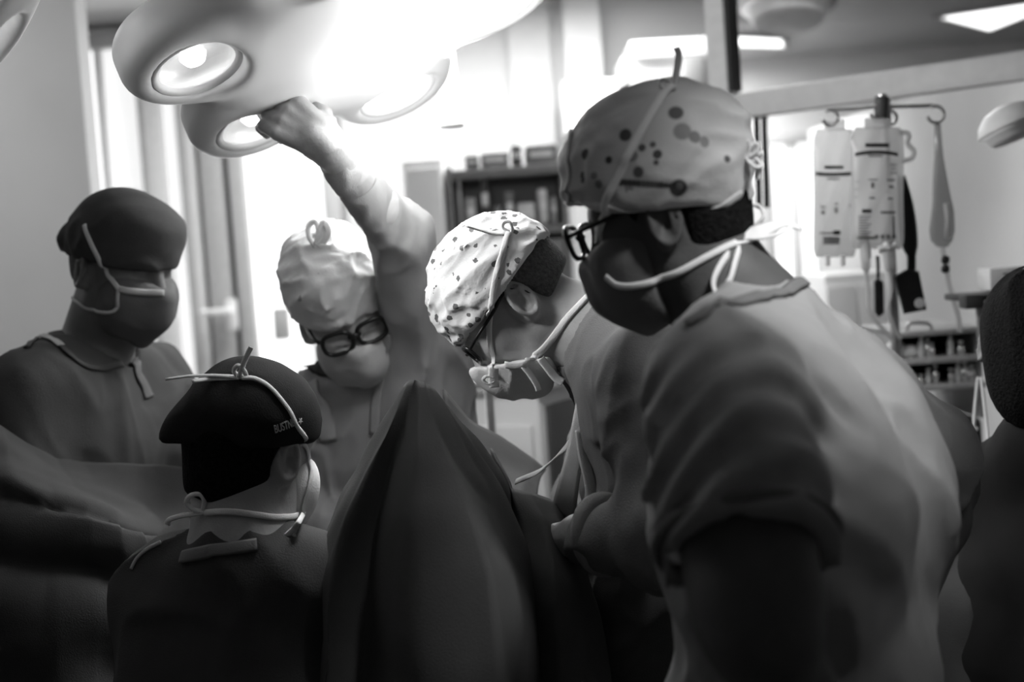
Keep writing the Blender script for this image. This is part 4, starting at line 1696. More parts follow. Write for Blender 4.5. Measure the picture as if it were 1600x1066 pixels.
tape(mb, [kt, rel(302, 796), rel(292, 786), rel(298, 775), rel(312, 773), rel(319, 782), rel(318, 796)], .0075, V(.4, .5, -.7))
tape(mb, [kt, rel(300, 804), rel(284, 806), rel(266, 812), rel(262, 820)], .009, V(.1, .6, -.7))
tape(mb, [hit(surf, 474, 803), rel(466, 815), rel(458, 826), rel(445, 838)], .009, V(.5, .3, -.8))
mb.build('neck_tie', M_tape, mko, smooth=True)
# stool
st = empty('stool', (J['PV'][0], J['PV'][1], 0), 'round dark stool under the seated surgeon in the black cap', 'stool')
sc0 = np.array([J['PV'][0], J['PV'][1], 0])
sz = J['PV'][2] - .20
M_steel = mat('brushed_steel', .5, .3, metal=.9, var=.1, scale=60)
MB().lathe([(0, sz - .07), (.17, sz - .07), (.185, sz - .05), (.185, sz - .02), (.17, sz), (0, sz)], sc0, n=28).build('seat', M_black, st)
MB().cyl(sc0 + dn((0, 0, .06)), sc0 + dn((0, 0, sz - .06)), .025).build('column', M_steel, st)
for k in range(5):
    a = k * 2 * math.pi / 5
    e = sc0 + dn((math.cos(a) * .27, math.sin(a) * .27, .045))
    lg = MB().tube([sc0 + dn((0, 0, .10)), (sc0 + e) / 2 + dn((0, 0, .06)), e + dn((0, 0, .02))], .018, 8).build('leg', M_steel, st)
    MB().cyl(e + dn((0, -.012, -.02)), e + dn((0, .012, -.02)), .025).build('caster', M_black, lg)

# ================================================================== the person at the right edge
hd = Head(P(1622, 545, 2.45), V(.35, -.2, .9), V(.05, 1, 0), s=1.05)
J = dict(N=P(1632, 690, 2.43), SL=P(1588, 760, 2.52), SR=P(1760, 770, 2.38), PV=P(1660, 1110, 2.40),
         EL=P(1580, 960, 2.55), WL=P(1640, 1010, 2.75), ER=P(1790, 1000, 2.40), WR=P(1720, 1020, 2.62))
ax = nrm(J['SL'] - J['SR'])
legs_standing(J, ax, V(.2, 0, 1))
p6 = person('dark-haired person in dark clothing at the right edge, turned away', J)
J['HL'] = (V(.3, 0, 1), V(0, -1, 0), V(.9, 0, 0), .4)
J['HR'] = (V(-.1, 0, 1), V(0, -1, 0), V(-.9, 0, 0), .4)
B = Sdf()
hd.prims(B)
neck_prims(B, hd, J['N'])
body_prims(B, J, 0, bulk=.95)
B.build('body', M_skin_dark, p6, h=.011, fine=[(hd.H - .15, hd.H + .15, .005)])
trousers(J, p6, M_trouser)
shoes(J, p6)
S = Sdf()
S.ell(hd.p(-.014, 0, .030), dn((.115, .095, .110)), hd.R, k=.03)
S.ell(hd.p(-.050, 0, -.060), dn((.062, .075, .085)), hd.R, k=.05)
S.keep(hd.p(.040, 0, .03), hd.d(-1, 0, .4), k=.01)
S.disp = [folds(hd.d(0, 0, 1), 30, 6, .006, 3.0)]
S.build('hair', M_hair, p6, h=.006)
S = Sdf()
body_prims(S, J, .022, arms=False, legs=False)
skirted(S, J, .0)
for c in 'LR':
    S.cone(J['S' + c], J['E' + c], .074, .070, k=.05)
    S.cone(J['E' + c], J['W' + c], .068, .046, k=.03)
S.disp = [folds(V(.1, -1, 0), 10, 3, .010, 11.0, .9)]
S.build('gown', mat('gown_cloth_night', .025, .85, spec=.08), p6, h=.010, lo=dn((-9, -9, .7)))


# ------------------------------------------------------------------ surgical lamp
def cluster_lamp(C, n, x0, petals, R, label, m_body, rp=.090, rb=.132, thick=.045, lit=(), handle=True, skip=()):
    n = nrm(n)
    Rl = frame(n, x0)
    X, Y_, Z = Rl[:, 0], Rl[:, 1], Rl[:, 2]
    root = empty('surgical_lamp', C, label, 'lamp')
    S = Sdf()
    cs = [C] + [C + (X * math.cos(a) + Y_ * math.sin(a)) * R for a in petals]
    for i, c in enumerate(cs):
        S.cyl(c - Z * .022, rb, thick, Rl, rnd=.032, k=.05)
    S.cyl(C - Z * .03, R * .80, thick * .9, Rl, rnd=.03, k=.04)
    S.ell(C - Z * .05, (R * 1.05, R * 1.05, .11), Rl, k=.06)
    for i, c in enumerate(()):
        pass
    for c in cs:
        S.cyl(c + Z * .03, rp, .06, Rl, rnd=.006, k=.012, op='s')
    S.build('housing', m_body, root, h=.006)
    for i, c in enumerate(cs):
        on = i in lit
        r = rp - .002
        bowl = MB().lathe([(r, .008), (r * .97, -.006), (r * .80, -.018), (r * .5, -.025), (r * .18, -.028), (0.0001, -.028)], c, Rl, 36, cap=False).build('reflector', M_mirror, root, smooth=True)
        MB().lathe([(r + .004, .010), (r + .008, .018), (r + .002, .022), (r - .008, .016), (r - .004, .008), (r + .004, .010)], c, Rl, 36, cap=False).build('rim', m_body, root, smooth=True)
        MB().lathe([(.0001, .010), (.016, .007), (.022, -.004), (.016, -.018), (.0001, -.022)], c, Rl, 20).build('bulb', M_bulb_on if on else M_bulb, bowl, smooth=True)
        MB().lathe([(.0001, .016), (r * .6, .015), (r - .006, .012), (r - .006, .010), (r * .6, .013), (.0001, .014)], c, Rl, 36).build('lens', M_lens_on if on else M_lens_off, bowl, smooth=True)
    if handle:
        MB().lathe([(.022, .02), (.020, .05), (.016, .09), (.018, .14), (.022, .165), (.015, .175), (.0001, .177)], C, Rl, 20).build('handle', m_body, root, smooth=True)
    return root, Rl, cs


M_lampbody = mat('lamp_enamel', .88, .35, var=.02, scale=6, spec=.4)
M_mirror = mat('reflector_metal', .9, .38, metal=.4, var=.03, scale=50)
M_bulb = emit('lamp_bulb', 1.0, 6.0)
M_bulb_on = emit('lamp_bulb_bright', 1.0, 60.0)
M_lens_off = glass('lamp_lens', .97, .02)
M_lens_on = emit('lamp_lens_lit', 1.0, 6.0)
LC = LAMP_C
Ln = LAMP_N
lx = CR
lamp, Rl, cs = cluster_lamp(LC - Ln * .015, Ln, lx, [-(3.485 + k * math.pi / 3) for k in range(6)], .2716, 'large white surgical lamp with round reflectors, gripped by the raised glove', M_lampbody, lit=(0, 3, 4, 5), handle=False, rp=.072, rb=.116)
X, Y_, Z = Rl[:, 0], Rl[:, 1], Rl[:, 2]
# yoke behind the housing, and the arm to the ceiling
up = LC - Z * .18
MB().tube(catmull([LC - X * .16 - Z * .10, LC - X * .13 - Z * .19, up - Z * .03, LC + X * .13 - Z * .19, LC + X * .16 - Z * .10], 8), .018, 10).build('yoke', M_lampbody, lamp, smooth=True)
MB().tube(catmull([up - Z * .05, up - Z * .12 + dn((0, 0, .05)), up + dn((.1, .2, .30)), dn((up[0] + .2, up[1] + .5, CZ))], 8), .03, 12).build('arm', M_lampbody, lamp, smooth=True)
gb = P(462, 205, 2.44)
MB().tube(catmull([gb + (P(436, 216, 2.45) - P(462, 205, 2.44)), gb, P(468, 180, 2.45), P(452, 130, 2.46)], 6), .012, 10).build('grip_rail', M_lampbody, lamp, smooth=True)
lh = empty('lamp_handle', P(703, 150, 2.9), 'small white sterile lamp handle hanging above the dark shelves', 'handle')
hv = P(703, 150, 2.9)
MB().lathe([(.020, .5), (.018, .06), (.022, .02), (.024, .0), (.020, -.052), (.024, -.058), (.022, -.064), (.0001, -.064)], hv, frame((0, 0, 1)), 20).build('grip', mat('handle_white', .8, .35), lh, smooth=True)

cluster_lamp(LAMP2_C, LAMP2_N, V(1, .2, 0), [0, 1.05, 2.1, 3.14, 4.2, 5.24], .15, 'grey edge of a second surgical lamp at the upper left corner', mat('lamp_enamel_grey', .6, .4), rp=.055, rb=.082, handle=False)

# round lamp seen through the glass screen
def dome_lamp(c, r, n, label, m, arm=None):
    root = empty('examination_lamp', c, label, 'lamp')
    Rd = frame(n)
    MB().lathe([(r * .25, -.62 * r), (r * .6, -.52 * r), (r * .9, -.25 * r), (r, 0), (r * 1.02, .06 * r), (r * .97, .10 * r)], c, Rd, 40).build('shade', m, root, smooth=True)
    MB().lathe([(r * .97, .10 * r), (r * .80, .20 * r), (r * .78, .34 * r), (r * .66, .46 * r), (.0001, .50 * r)], c, Rd, 40).build('diffuser', mat('lamp_diffuser', .7, .4), root, smooth=True)
    if arm is not None:
        MB().tube(catmull(arm, 8), .028, 10).build('arm', m, root, smooth=True)
        MB().lathe([(.05, -.03), (.055, 0), (.05, .03), (.0001, .035)], arm[0], Rd, 20).build('joint', M_dark, root, smooth=True)
    return root


c = P(1230, 4, 4.9)
dome_lamp(c, .165, V(0, -1, -.15), 'round two-tiered ceiling lamp seen through the glass screen', mat('lamp_grey', .42, .4), [c + dn((0, 0, .08)), c + dn((.03, .1, .25)), dn((c[0] + .05, c[1] + .2, CZ))])
c = P(1578, 196, 3.1)
dome_lamp(c, .072, V(.35, -.9, -.1), 'small white dome lamp on a jointed arm at the right edge', M_white, [c + V(.3, .2, .9) * .075, c + V(1, .2, .8) * .13, c + V(1, -.3, .5) * .24, dn((c[0] + .5, c[1] + .3, 1.3)), dn((c[0] + .5, c[1] + .3, 0.02))])

# ------------------------------------------------------------------ patient drapes
def fan_sheet(cols, n_sub=7, n_down=14, amp=.010, seed=0.0, closed=False, thick=.004, fold=None):
    """cloth spanned between folded edges; each column is a polyline of points from its top to its hem"""
    C_ = []
    for c in cols:
        pts = [P(*q) if len(q) == 3 else dn(q) for q in c]
        m = len(pts) - 1
        out = [pts[min(m - 1, int(t))] + (pts[min(m - 1, int(t)) + 1] - pts[min(m - 1, int(t))]) * (t - min(m - 1, int(t))) for t in np.linspace(0, m, n_down + 1)]
        out = np.array(out)
        for _ in range(2):
            out[1:-1] = .25 * out[:-2] + .5 * out[1:-1] + .25 * out[2:]
        C_.append(out)
    C_ = np.array(C_)
    rows = []
    nC = len(C_)
    for i in range(nC - 1):
        for k in range(n_sub):
            t = k / n_sub
            rows.append(C_[i] * (1 - t) + C_[i + 1] * t)
    rows.append(C_[-1])
    G = np.array(rows)
    for _ in range(1):
        G[1:-1] = .12 * G[:-2] + .76 * G[1:-1] + .12 * G[2:]
    nu, nv = G.shape[:2]
    nd = np.cross(np.gradient(G, axis=0), np.gradient(G, axis=1))
    nd /= np.maximum(1e-9, np.linalg.norm(nd, axis=2))[..., None]
    p = G.reshape(-1, 3)
    n1 = vnoise(p * 7 + seed)
    n2 = vnoise(p * np.array([19, 19, 9]) + seed + 5)
    dd = (1 - np.abs(2 * n1 - 1) - .5) * amp + (n2 - .5) * amp * .5
    if fold is not None:
        dd = dd - fold(p) * np.tile(np.clip(np.linspace(-.05, 2.2, nv), .05, 1), nu)
    G = (p + nd.reshape(-1, 3) * dd[:, None]).reshape(G.shape)
    vv = np.vstack([G.reshape(-1, 3), (G - nd * thick).reshape(-1, 3)])
    M_ = nu * nv
    ff = []
    for i in range(nu - 1):
        for j in range(nv - 1):
            a, b, c, d = i * nv + j, (i + 1) * nv + j, (i + 1) * nv + j + 1, i * nv + j + 1
            ff.append((a, b, c, d))
            ff.append((d + M_, c + M_, b + M_, a + M_))
    for i in range(nu - 1):
        ff.append(((i + 1) * nv, i * nv, i * nv + M_, (i + 1) * nv + M_))
        ff.append((i * nv + nv - 1, (i + 1) * nv + nv - 1, (i + 1) * nv + nv - 1 + M_, i * nv + nv - 1 + M_))
    for j in range(nv - 1):
        ff.append((j, j + 1, j + 1 + M_, j + M_))
        b = (nu - 1) * nv
        ff.append((b + j + 1, b + j, b + j + M_, b + j + 1 + M_))
    return vv, ff


M_drape = mat('drape_cloth', .085, .8, var=.06, scale=14, bump=.25, bscale=500, spec=.15)
M_drape_l = mat('drape_cloth_left', .075, .8, var=.06, scale=14, bump=.25, bscale=500, spec=.15)
H_ = 1190
cols = [
    [(668, 604, 2.12), (690, 700, 2.25), (700, 900, 2.35), (700, H_, 2.38)],
    [(640, 600, 2.10), (600, 690, 2.20), (540, 880, 2.30), (520, H_, 2.32)],
    [(634, 600, 2.05), (586, 668, 2.08), (528, 755, 2.10), (488, 860, 2.12), (478, H_, 2.14)],
    [(640, 595, 2.02), (600, 680, 1.98), (548, 800, 1.94), (512, 930, 1.92), (494, H_, 1.90)],
    [(648, 594, 2.00), (622, 690, 1.98), (590, 810, 1.97), (575, 940, 1.95), (570, H_, 1.94)],
    [(656, 596, 2.00), (650, 700, 1.91), (648, 820, 1.85), (655, 940, 1.83), (660, H_, 1.81)],
    [(664, 598, 2.00), (692, 690, 1.93), (735, 790, 1.86), (770, 900, 1.80), (800, H_, 1.76)],
    [(672, 602, 2.01), (712, 680, 1.99), (768, 780, 1.96), (812, 900, 1.94), (850, H_, 1.92)],
    [(680, 608, 2.03), (730, 672, 2.04), (790, 760, 2.06), (835, 880, 2.05), (880, H_, 2.02)],
    [(688, 618, 2.06), (745, 690, 2.16), (800, 780, 2.22), (840, 900, 2.24), (880, H_, 2.24)],
]
v, f = fan_sheet(cols, 10, 36, .010, 3.0, fold=folds(V(.55, -1, 0), 7, 2.2, .016, 3.0, .8))
dr = empty('surgical_drape', P(690, H_, 2.0), 'tall dark drape peaked over the raised knee in the middle', 'drape')
mesh_obj('knee_sheet', v, f, M_drape, dr)
cols = [
    [(770, 700, 2.26), (790, 790, 2.22), (800, 900, 2.18), (805, H_, 2.12)],
    [(796, 762, 2.16), (815, 815, 2.10), (830, 900, 2.03), (840, H_, 1.99)],
    [(830, 768, 2.16), (850, 815, 2.06), (866, 900, 1.99), (880, H_, 1.95)],
    [(858, 782, 2.18), (884, 830, 2.08), (908, 920, 2.00), (930, H_, 1.95)],
    [(872, 796, 2.20), (905, 855, 2.14), (938, 970, 2.09), (962, H_, 2.06)],
    [(876, 802, 2.24), (908, 862, 2.26), (938, 980, 2.26), (960, H_, 2.25)],
]
v, f = fan_sheet(cols, 8, 20, .010, 8.0)
mesh_obj('side_sheet', v, f, M_drape, dr)
cols = [
    [(690, 610, 2.55), (700, 680, 2.50), (705, 760, 2.42), (700, 830, 2.34)],
    [(730, 655, 2.58), (745, 700, 2.50), (750, 760, 2.42), (745, 830, 2.34)],
    [(775, 680, 2.60), (780, 715, 2.52), (785, 765, 2.42), (785, 830, 2.34)],
    [(836, 722, 2.62), (825, 738, 2.54), (815, 765, 2.40), (815, 830, 2.32)],
    [(852, 735, 2.64), (842, 750, 2.54), (838, 785, 2.40), (840, 840, 2.30)],
]
v, f = fan_sheet(cols, 7, 16, .006, 18.0)
mesh_obj('belly_sheet', v, f, mat('drape_cloth_grey', .05, .8, bump=.2, bscale=500), dr)
# operating table beneath
tb = empty('operating_table', P(700, 1300, 2.5) * dn((1, 1, 0)), 'operating table hidden under the tall dark drape', 'table')
tc = np.array([.07, 2.5, 0])
MB().box((tc[0], tc[1] + .3, .80), (.22, .8, .08), ch=.02).build('table_top', M_dark, tb)
MB().box((tc[0], tc[1] + .3, .42), (.16, .36, .72), ch=.03).build('pedestal', M_steel, tb)
MB().box((tc[0], tc[1] + .3, .04), (.22, .6, .08), ch=.02).build('base', M_steel, tb)

# left drape over the other leg
cols = [
    [(-150, 610, 2.50), (-150, 680, 2.38), (-150, 760, 2.30), (-150, 900, 2.26), (-150, H_, 2.24)],
    [(-60, 640, 2.50), (-60, 700, 2.38), (-55, 770, 2.30), (-50, 900, 2.26), (-50, H_, 2.24)],
    [(0, 665, 2.50), (10, 700, 2.40), (20, 760, 2.30), (25, 900, 2.27), (30, H_, 2.25)],
    [(48, 692, 2.52), (70, 735, 2.40), (85, 790, 2.29), (90, 900, 2.28), (90, H_, 2.26)],
    [(84, 716, 2.56), (120, 755, 2.42), (140, 800, 2.28), (150, 900, 2.30), (150, H_, 2.28)],
    [(130, 722, 2.58), (165, 770, 2.42), (190, 815, 2.29), (196, 900, 2.32), (190, H_, 2.30)],
    [(180, 720, 2.58), (205, 775, 2.46), (232, 828, 2.32), (236, 900, 2.36), (232, H_, 2.34)],
    [(240, 726, 2.58), (250, 780, 2.50), (262, 834, 2.36), (262, 900, 2.40), (260, H_, 2.38)],
    [(300, 734, 2.56), (296, 780, 2.52), (292, 836, 2.44), (290, 900, 2.44), (288, H_, 2.42)],
    [(330, 742, 2.54), (328, 780, 2.52), (324, 836, 2.48), (322, 900, 2.48), (320, H_, 2.46)],
]
v, f = fan_sheet(cols, 12, 48, .012, 31.0, fold=folds(V(.9, -.45, 0), 9, 2.4, .034, 6.0, .9))
dl = empty('surgical_drape', P(100, H_, 2.3), 'low folded drape at the lower left in front of the standing man', 'drape')
mesh_obj('leg_sheet', v, f, M_drape_l, dl)
lb = MB().tube(catmull([P(-100, 760, 2.52), P(100, 800, 2.54), P(300, 850, 2.58)], 6), .035, 10)
lb.build('leg_support', M_dark, dl, smooth=True)
# grey sheet at the lower right
cols = [
    [(1380, 860, 2.60), (1385, 960, 2.45), (1390, H_, 2.35)],
    [(1450, 815, 2.62), (1455, 930, 2.45), (1460, H_, 2.35)],
    [(1515, 832, 2.62), (1520, 930, 2.42), (1525, H_, 2.32)],
    [(1570, 872, 2.62), (1580, 950, 2.42), (1585, H_, 2.32)],
    [(1660, 930, 2.62), (1660, 990, 2.42), (1660, H_, 2.32)],
]
v, f = fan_sheet(cols, 7, 16, .014, 44.0)
mesh_obj('cloth_sheet', v, f, mat('sheet_cloth', .12, .8, bump=.2, bscale=500), label='dim grey sheet hanging behind the elbow at the lower right', cat='sheet')

# ------------------------------------------------------------------ furniture at the back
def at(px, py, y):
    return on_y(px, py, y)


y = 5.3
a, b = at(628, 252, y), at(690, 252, y)
lk = empty('locker', ((a[0] + b[0]) / 2, y + .25, 0), 'tall pale locker beside the dark open shelves', 'locker')
w = b[0] - a[0]
MB().box(((a[0] + b[0]) / 2, y + .25, a[2] / 2), (w, .5, a[2]), ch=.006).build('carcass', M_white, lk)
ld = MB().box(((a[0] + b[0]) / 2, y - .008, a[2] / 2), (w - .02, .016, a[2] - .06), ch=.004).build('door', M_white, lk)
MB().box((b[0] - .03, y - .025, 1.1), (.012, .02, .12)).build('handle', M_alu, ld)
a, b = at(694, 262, y), at(884, 250, y)
sx0, sx1, zt = a[0], b[0], a[2]
sh = empty('shelf_unit', ((sx0 + sx1) / 2, y + .2, 0), 'dark open shelf unit filled with supplies behind the bent surgeon', 'shelf')
w = sx1 - sx0
M_sh = mat('shelf_dark', .18, .5, var=.08, scale=8)
MB().box(((sx0 + sx1) / 2, y + .38, zt / 2), (w, .02, zt)).build('back_panel', M_sh, sh)
for xx in (sx0 + .012, sx1 - .012):
    MB().box((xx, y + .2, zt / 2), (.024, .38, zt), ch=.003).build('side_panel', M_sh, sh)
z2 = at(790, 362, y)[2]
for zz in (zt - .03, z2, z2 - .45, .1):
    MB().box(((sx0 + sx1) / 2, y + .19, zz), (w - .05, .36, .035), ch=.003).build('shelf', M_sh, sh)
MB().box(((sx0 + sx1) / 2, y - .006, (z2 - .02 + .1) / 2), (w - .06, .016, z2 - .16), ch=.004).build('door', M_sh, sh)
M_pk = [mat('pack_%s' % n, g, .6, var=.15, scale=25) for n, g in (('pale', .60), ('mid', .40), ('dark', .17), ('black', .06), ('light', .7))]


def pack(name, p0, p1, y, mi, label, cat, group=None, dep=.2, zfix=None, band=True):
    a, b = at(p0[0], p0[1], y), at(p1[0], p1[1], y)
    z0 = b[2] if zfix is None else zfix
    root = empty(name, ((a[0] + b[0]) / 2, y + dep / 2, z0), label, cat, group)
    hgt = a[2] - z0
    MB().box(((a[0] + b[0]) / 2, y + dep / 2, z0 + hgt / 2), (abs(b[0] - a[0]), dep, hgt), ch=.006).build('carton', M_pk[mi], root)
    if band:
        MB().box(((a[0] + b[0]) / 2, y - .001, z0 + hgt * .55), (abs(b[0] - a[0]) * .7, .004, hgt * .25)).build('paper_label', M_pk[4 if mi != 4 else 1], root)
    return root


zs = z2 + .0205
for i, (x0, x1_, yt, mi, lab) in enumerate([
        (704, 712, 292, 1, 'narrow grey carton at the left end of the upper shelf'), (714, 724, 282, 0, 'slim pale carton, second from the left on the upper shelf'),
        (726, 746, 310, 1, 'low grey carton next to the slim pale one on the shelf'), (749, 768, 276, 3, 'tall black carton in the middle of the upper shelf'),
        (770, 786, 322, 2, 'low dark carton right of the tall black one'), (788, 806, 300, 2, 'mid-height dark carton left of the pale stack'),
        (808, 838, 318, 0, 'wide pale carton in the right half of the upper shelf'), (840, 858, 296, 0, 'upright pale carton near the right end of the upper shelf'),
        (860, 873, 308, 1, 'grey carton at the right end of the upper shelf')]):
    pack('carton', (x0, yt), (x1_, 362), y + .04, mi, lab, 'box', 'cartons on the upper shelf', zfix=zs)
for (x0, x1_, yt, mi, lab) in [(726, 748, 244, 3, 'small black box at the left on top of the shelf unit'), (750, 796, 240, 2, 'long low dark box on top of the shelf unit'),
                               (798, 816, 228, 3, 'upright black box in the middle on top of the shelf unit'), (820, 872, 228, 2, 'wide dark case at the right on top of the shelf unit')]:
    pack('storage_box', (x0, yt), (x1_, 258), y + .04, mi, lab, 'box', 'boxes on top of the shelf unit', zfix=zt - .012)
# lit viewing box and wall units behind the spotted cap
a, b = at(884, 132, 5.9), at(968, 198, 5.9)
lb_ = empty('light_box', ((a[0] + b[0]) / 2, 6.3, b[2]), 'glowing square viewing box on the back wall beside the spotted cap', 'light box')
MB().box(((a[0] + b[0]) / 2, 6.1, (a[2] + b[2]) / 2), (b[0] - a[0] + .03, .38, a[2] - b[2] + .03), ch=.01).build('case', M_white, lb_)
MB().box(((a[0] + b[0]) / 2, 5.9, (a[2] + b[2]) / 2), (b[0] - a[0], .02, a[2] - b[2]), ch=.004).build('screen', emit('light_box_screen', 1.0, 1.5), lb_)
a, b = at(985, 62, 5.7), at(1116, 132, 5.7)
su = empty('supply_unit', ((a[0] + b[0]) / 2, 6.0, b[2]), 'pale box-shaped supply unit on the back wall above the spotted cap', 'wall unit')
MB().box(((a[0] + b[0]) / 2, 6.0, (a[2] + b[2]) / 2), (b[0] - a[0], .5, a[2] - b[2]), ch=.012).build('housing', M_white, su)
q0, q1 = at(985, 64, 5.7), at(1112, 80, 5.7)
MB().box(((q0[0] + q1[0]) / 2, 5.74, (q0[2] + q1[2]) / 2), (q1[0] - q0[0], .06, q0[2] - q1[2]), ch=.004).build('strip_light', emit('strip_light', 1.0, 1.1), su)
q0, q1 = at(1066, 92, 5.68), at(1104, 142, 5.68)
MB().box(((q0[0] + q1[0]) / 2, 5.71, (q0[2] + q1[2]) / 2), (q1[0] - q0[0], .06, q0[2] - q1[2]), ch=.008).build('panel', M_grey, su)
q0, q1 = at(1072, 141, 5.66), at(1110, 149, 5.66)
MB().box(((q0[0] + q1[0]) / 2, 5.7, (q0[2] + q1[2]) / 2), (q1[0] - q0[0], .1, q0[2] - q1[2]), ch=.004).build('ledge', M_dark, su)
q0, q1 = at(971, 88, 5.75), at(985, 130, 5.75)
MB().box(((q0[0] + q1[0]) / 2, 5.95, (q0[2] + q1[2]) / 2), (q1[0] - q0[0], .35, q0[2] - q1[2]), ch=.01).build('side_box', M_alu_light, su)

# white machine behind the surgeon's mask
yc = 3.75
a, b, c = at(712, 596, yc + .12), at(840, 604, yc), at(898, 596, yc + .45)
zt = at(840, 606, yc)[2]
cw = empty('equipment_cart', (b[0] - .1, yc + .3, 0), 'white equipment cart with a flat lid behind the masked profile', 'cart')
e1 = nrm(dn((a[0] - b[0], a[1] - b[1], 0)))
wid = np.linalg.norm((a - b)[:2])
Rc = np.column_stack([-e1, np.cross((0, 0, 1), -e1), (0, 0, 1)])
dep = .55
cc = b + e1 * wid / 2 + Rc[:, 1] * dep / 2
MB().box((cc[0], cc[1], (zt + .1) / 2), (wid, dep, zt - .1), Rc, .012).build('cabinet', M_white, cw)
MB().box((cc[0], cc[1], zt + .012), (wid + .05, dep + .05, .045), Rc, .012).build('lid', M_white, cw)
for i in range(3):
    zz = zt - .22 - i * .28
    o = cc - Rc[:, 1] * (dep / 2 + .008)
    df = MB().box((o[0], o[1], zz), (wid - .04, .016, .24), Rc, .005).build('drawer', M_white, cw)
    MB().box((o[0] - Rc[0, 1] * .02, o[1] - Rc[1, 1] * .02, zz + .06), (.10, .02, .014), Rc).build('handle', M_alu, df)
for sx in (-1, 1):
    for sy in (-1, 1):
        q = cc + Rc[:, 0] * sx * (wid / 2 - .04) + Rc[:, 1] * sy * (dep / 2 - .05)
        MB().cyl((q[0] - .012, q[1], .05), (q[0] + .012, q[1], .05), .05).build('caster', M_dark, cw)
sd = cc + Rc[:, 0] * (wid / 2 + .01)
MB().box((sd[0], sd[1], zt - .35), (.012, dep - .05, .6), Rc, .004).build('side_panel', M_dark, cw)  # dark sheet paints the shade on the cart's right face
tw = empty('instrument_stand', at(745, 700, 3.3) * dn((1, 1, 0)), 'thin two-legged steel stand in front of the white cart', 'stand')
for px in (727, 763):
    q = at(px, 600, 3.3)
    MB().cyl((q[0], q[1], .0), q, .010, 10).build('leg', M_steel, tw)
q0, q1 = at(722, 600, 3.3), at(768, 600, 3.3)
MB().box((q0 + q1) / 2, (q1[0] - q0[0] + .02, .04, .02), ch=.004).build('crossbar', M_steel, tw)

# ------------------------------------------------------------------ infusion pole with bags
dI = 3.2
pole = P(1383, 160, dI)
ip = empty('infusion_pole', (pole[0], pole[1], 0), 'steel infusion pole with a hooked crossbar under the rail of the glass screen', 'pole')
MB().cyl((pole[0], pole[1] + .02, .06), (pole[0], pole[1] + .02, pole[2] + .02), .011).build('column', M_steel, ip)
MB().tube(catmull([P(1292, 172, dI), P(1330, 170, dI), P(1383, 167, dI), P(1430, 166, dI), P(1458, 165, dI)], 6), .0045, 8).build('crossbar', M_steel, ip)
MB().cyl(P(1376, 190, dI), P(1378, 152, dI), .016).build('clamp', M_dark, ip)
MB().cyl(P(1386, 196, dI), P(1383, 154, dI), .011).build('clamp', M_steel, ip)
for c_, r_ in (((1297, 184), 12), ((1462, 179), 13), ((1371, 176), 11), ((1390, 184), 11)):
    pts = [P(c_[0] + r_ * math.sin(t), c_[1] - r_ * math.cos(t), dI + .02 * math.sin(t)) for t in np.linspace(-.5, 4.6, 18)]
    MB().tube(pts, .004, 8).build('hook', M_steel, ip, smooth=True)
for k in range(5):
    a_ = k * 2 * math.pi / 5
    e = dn((pole[0] + math.cos(a_) * .14, pole[1] + .02 + math.sin(a_) * .14, .045))
    lg = MB().tube([dn((pole[0], pole[1] + .02, .10)), e], .016, 8).build('leg', M_steel, ip)
    MB().cyl(e + dn((-.012, 0, 0)), e + dn((.012, 0, 0)), .04).build('caster', M_dark, lg)

M_bag = film('bag_film', .75, .97, .62)
M_bag2 = film('bag_film_thin', .60, .92, .50)
M_print = mat('bag_print', .02, .6)
M_print_g = mat('bag_print_grey', .16, .6)
M_print_l = mat('bag_print_pale', .33, .6)


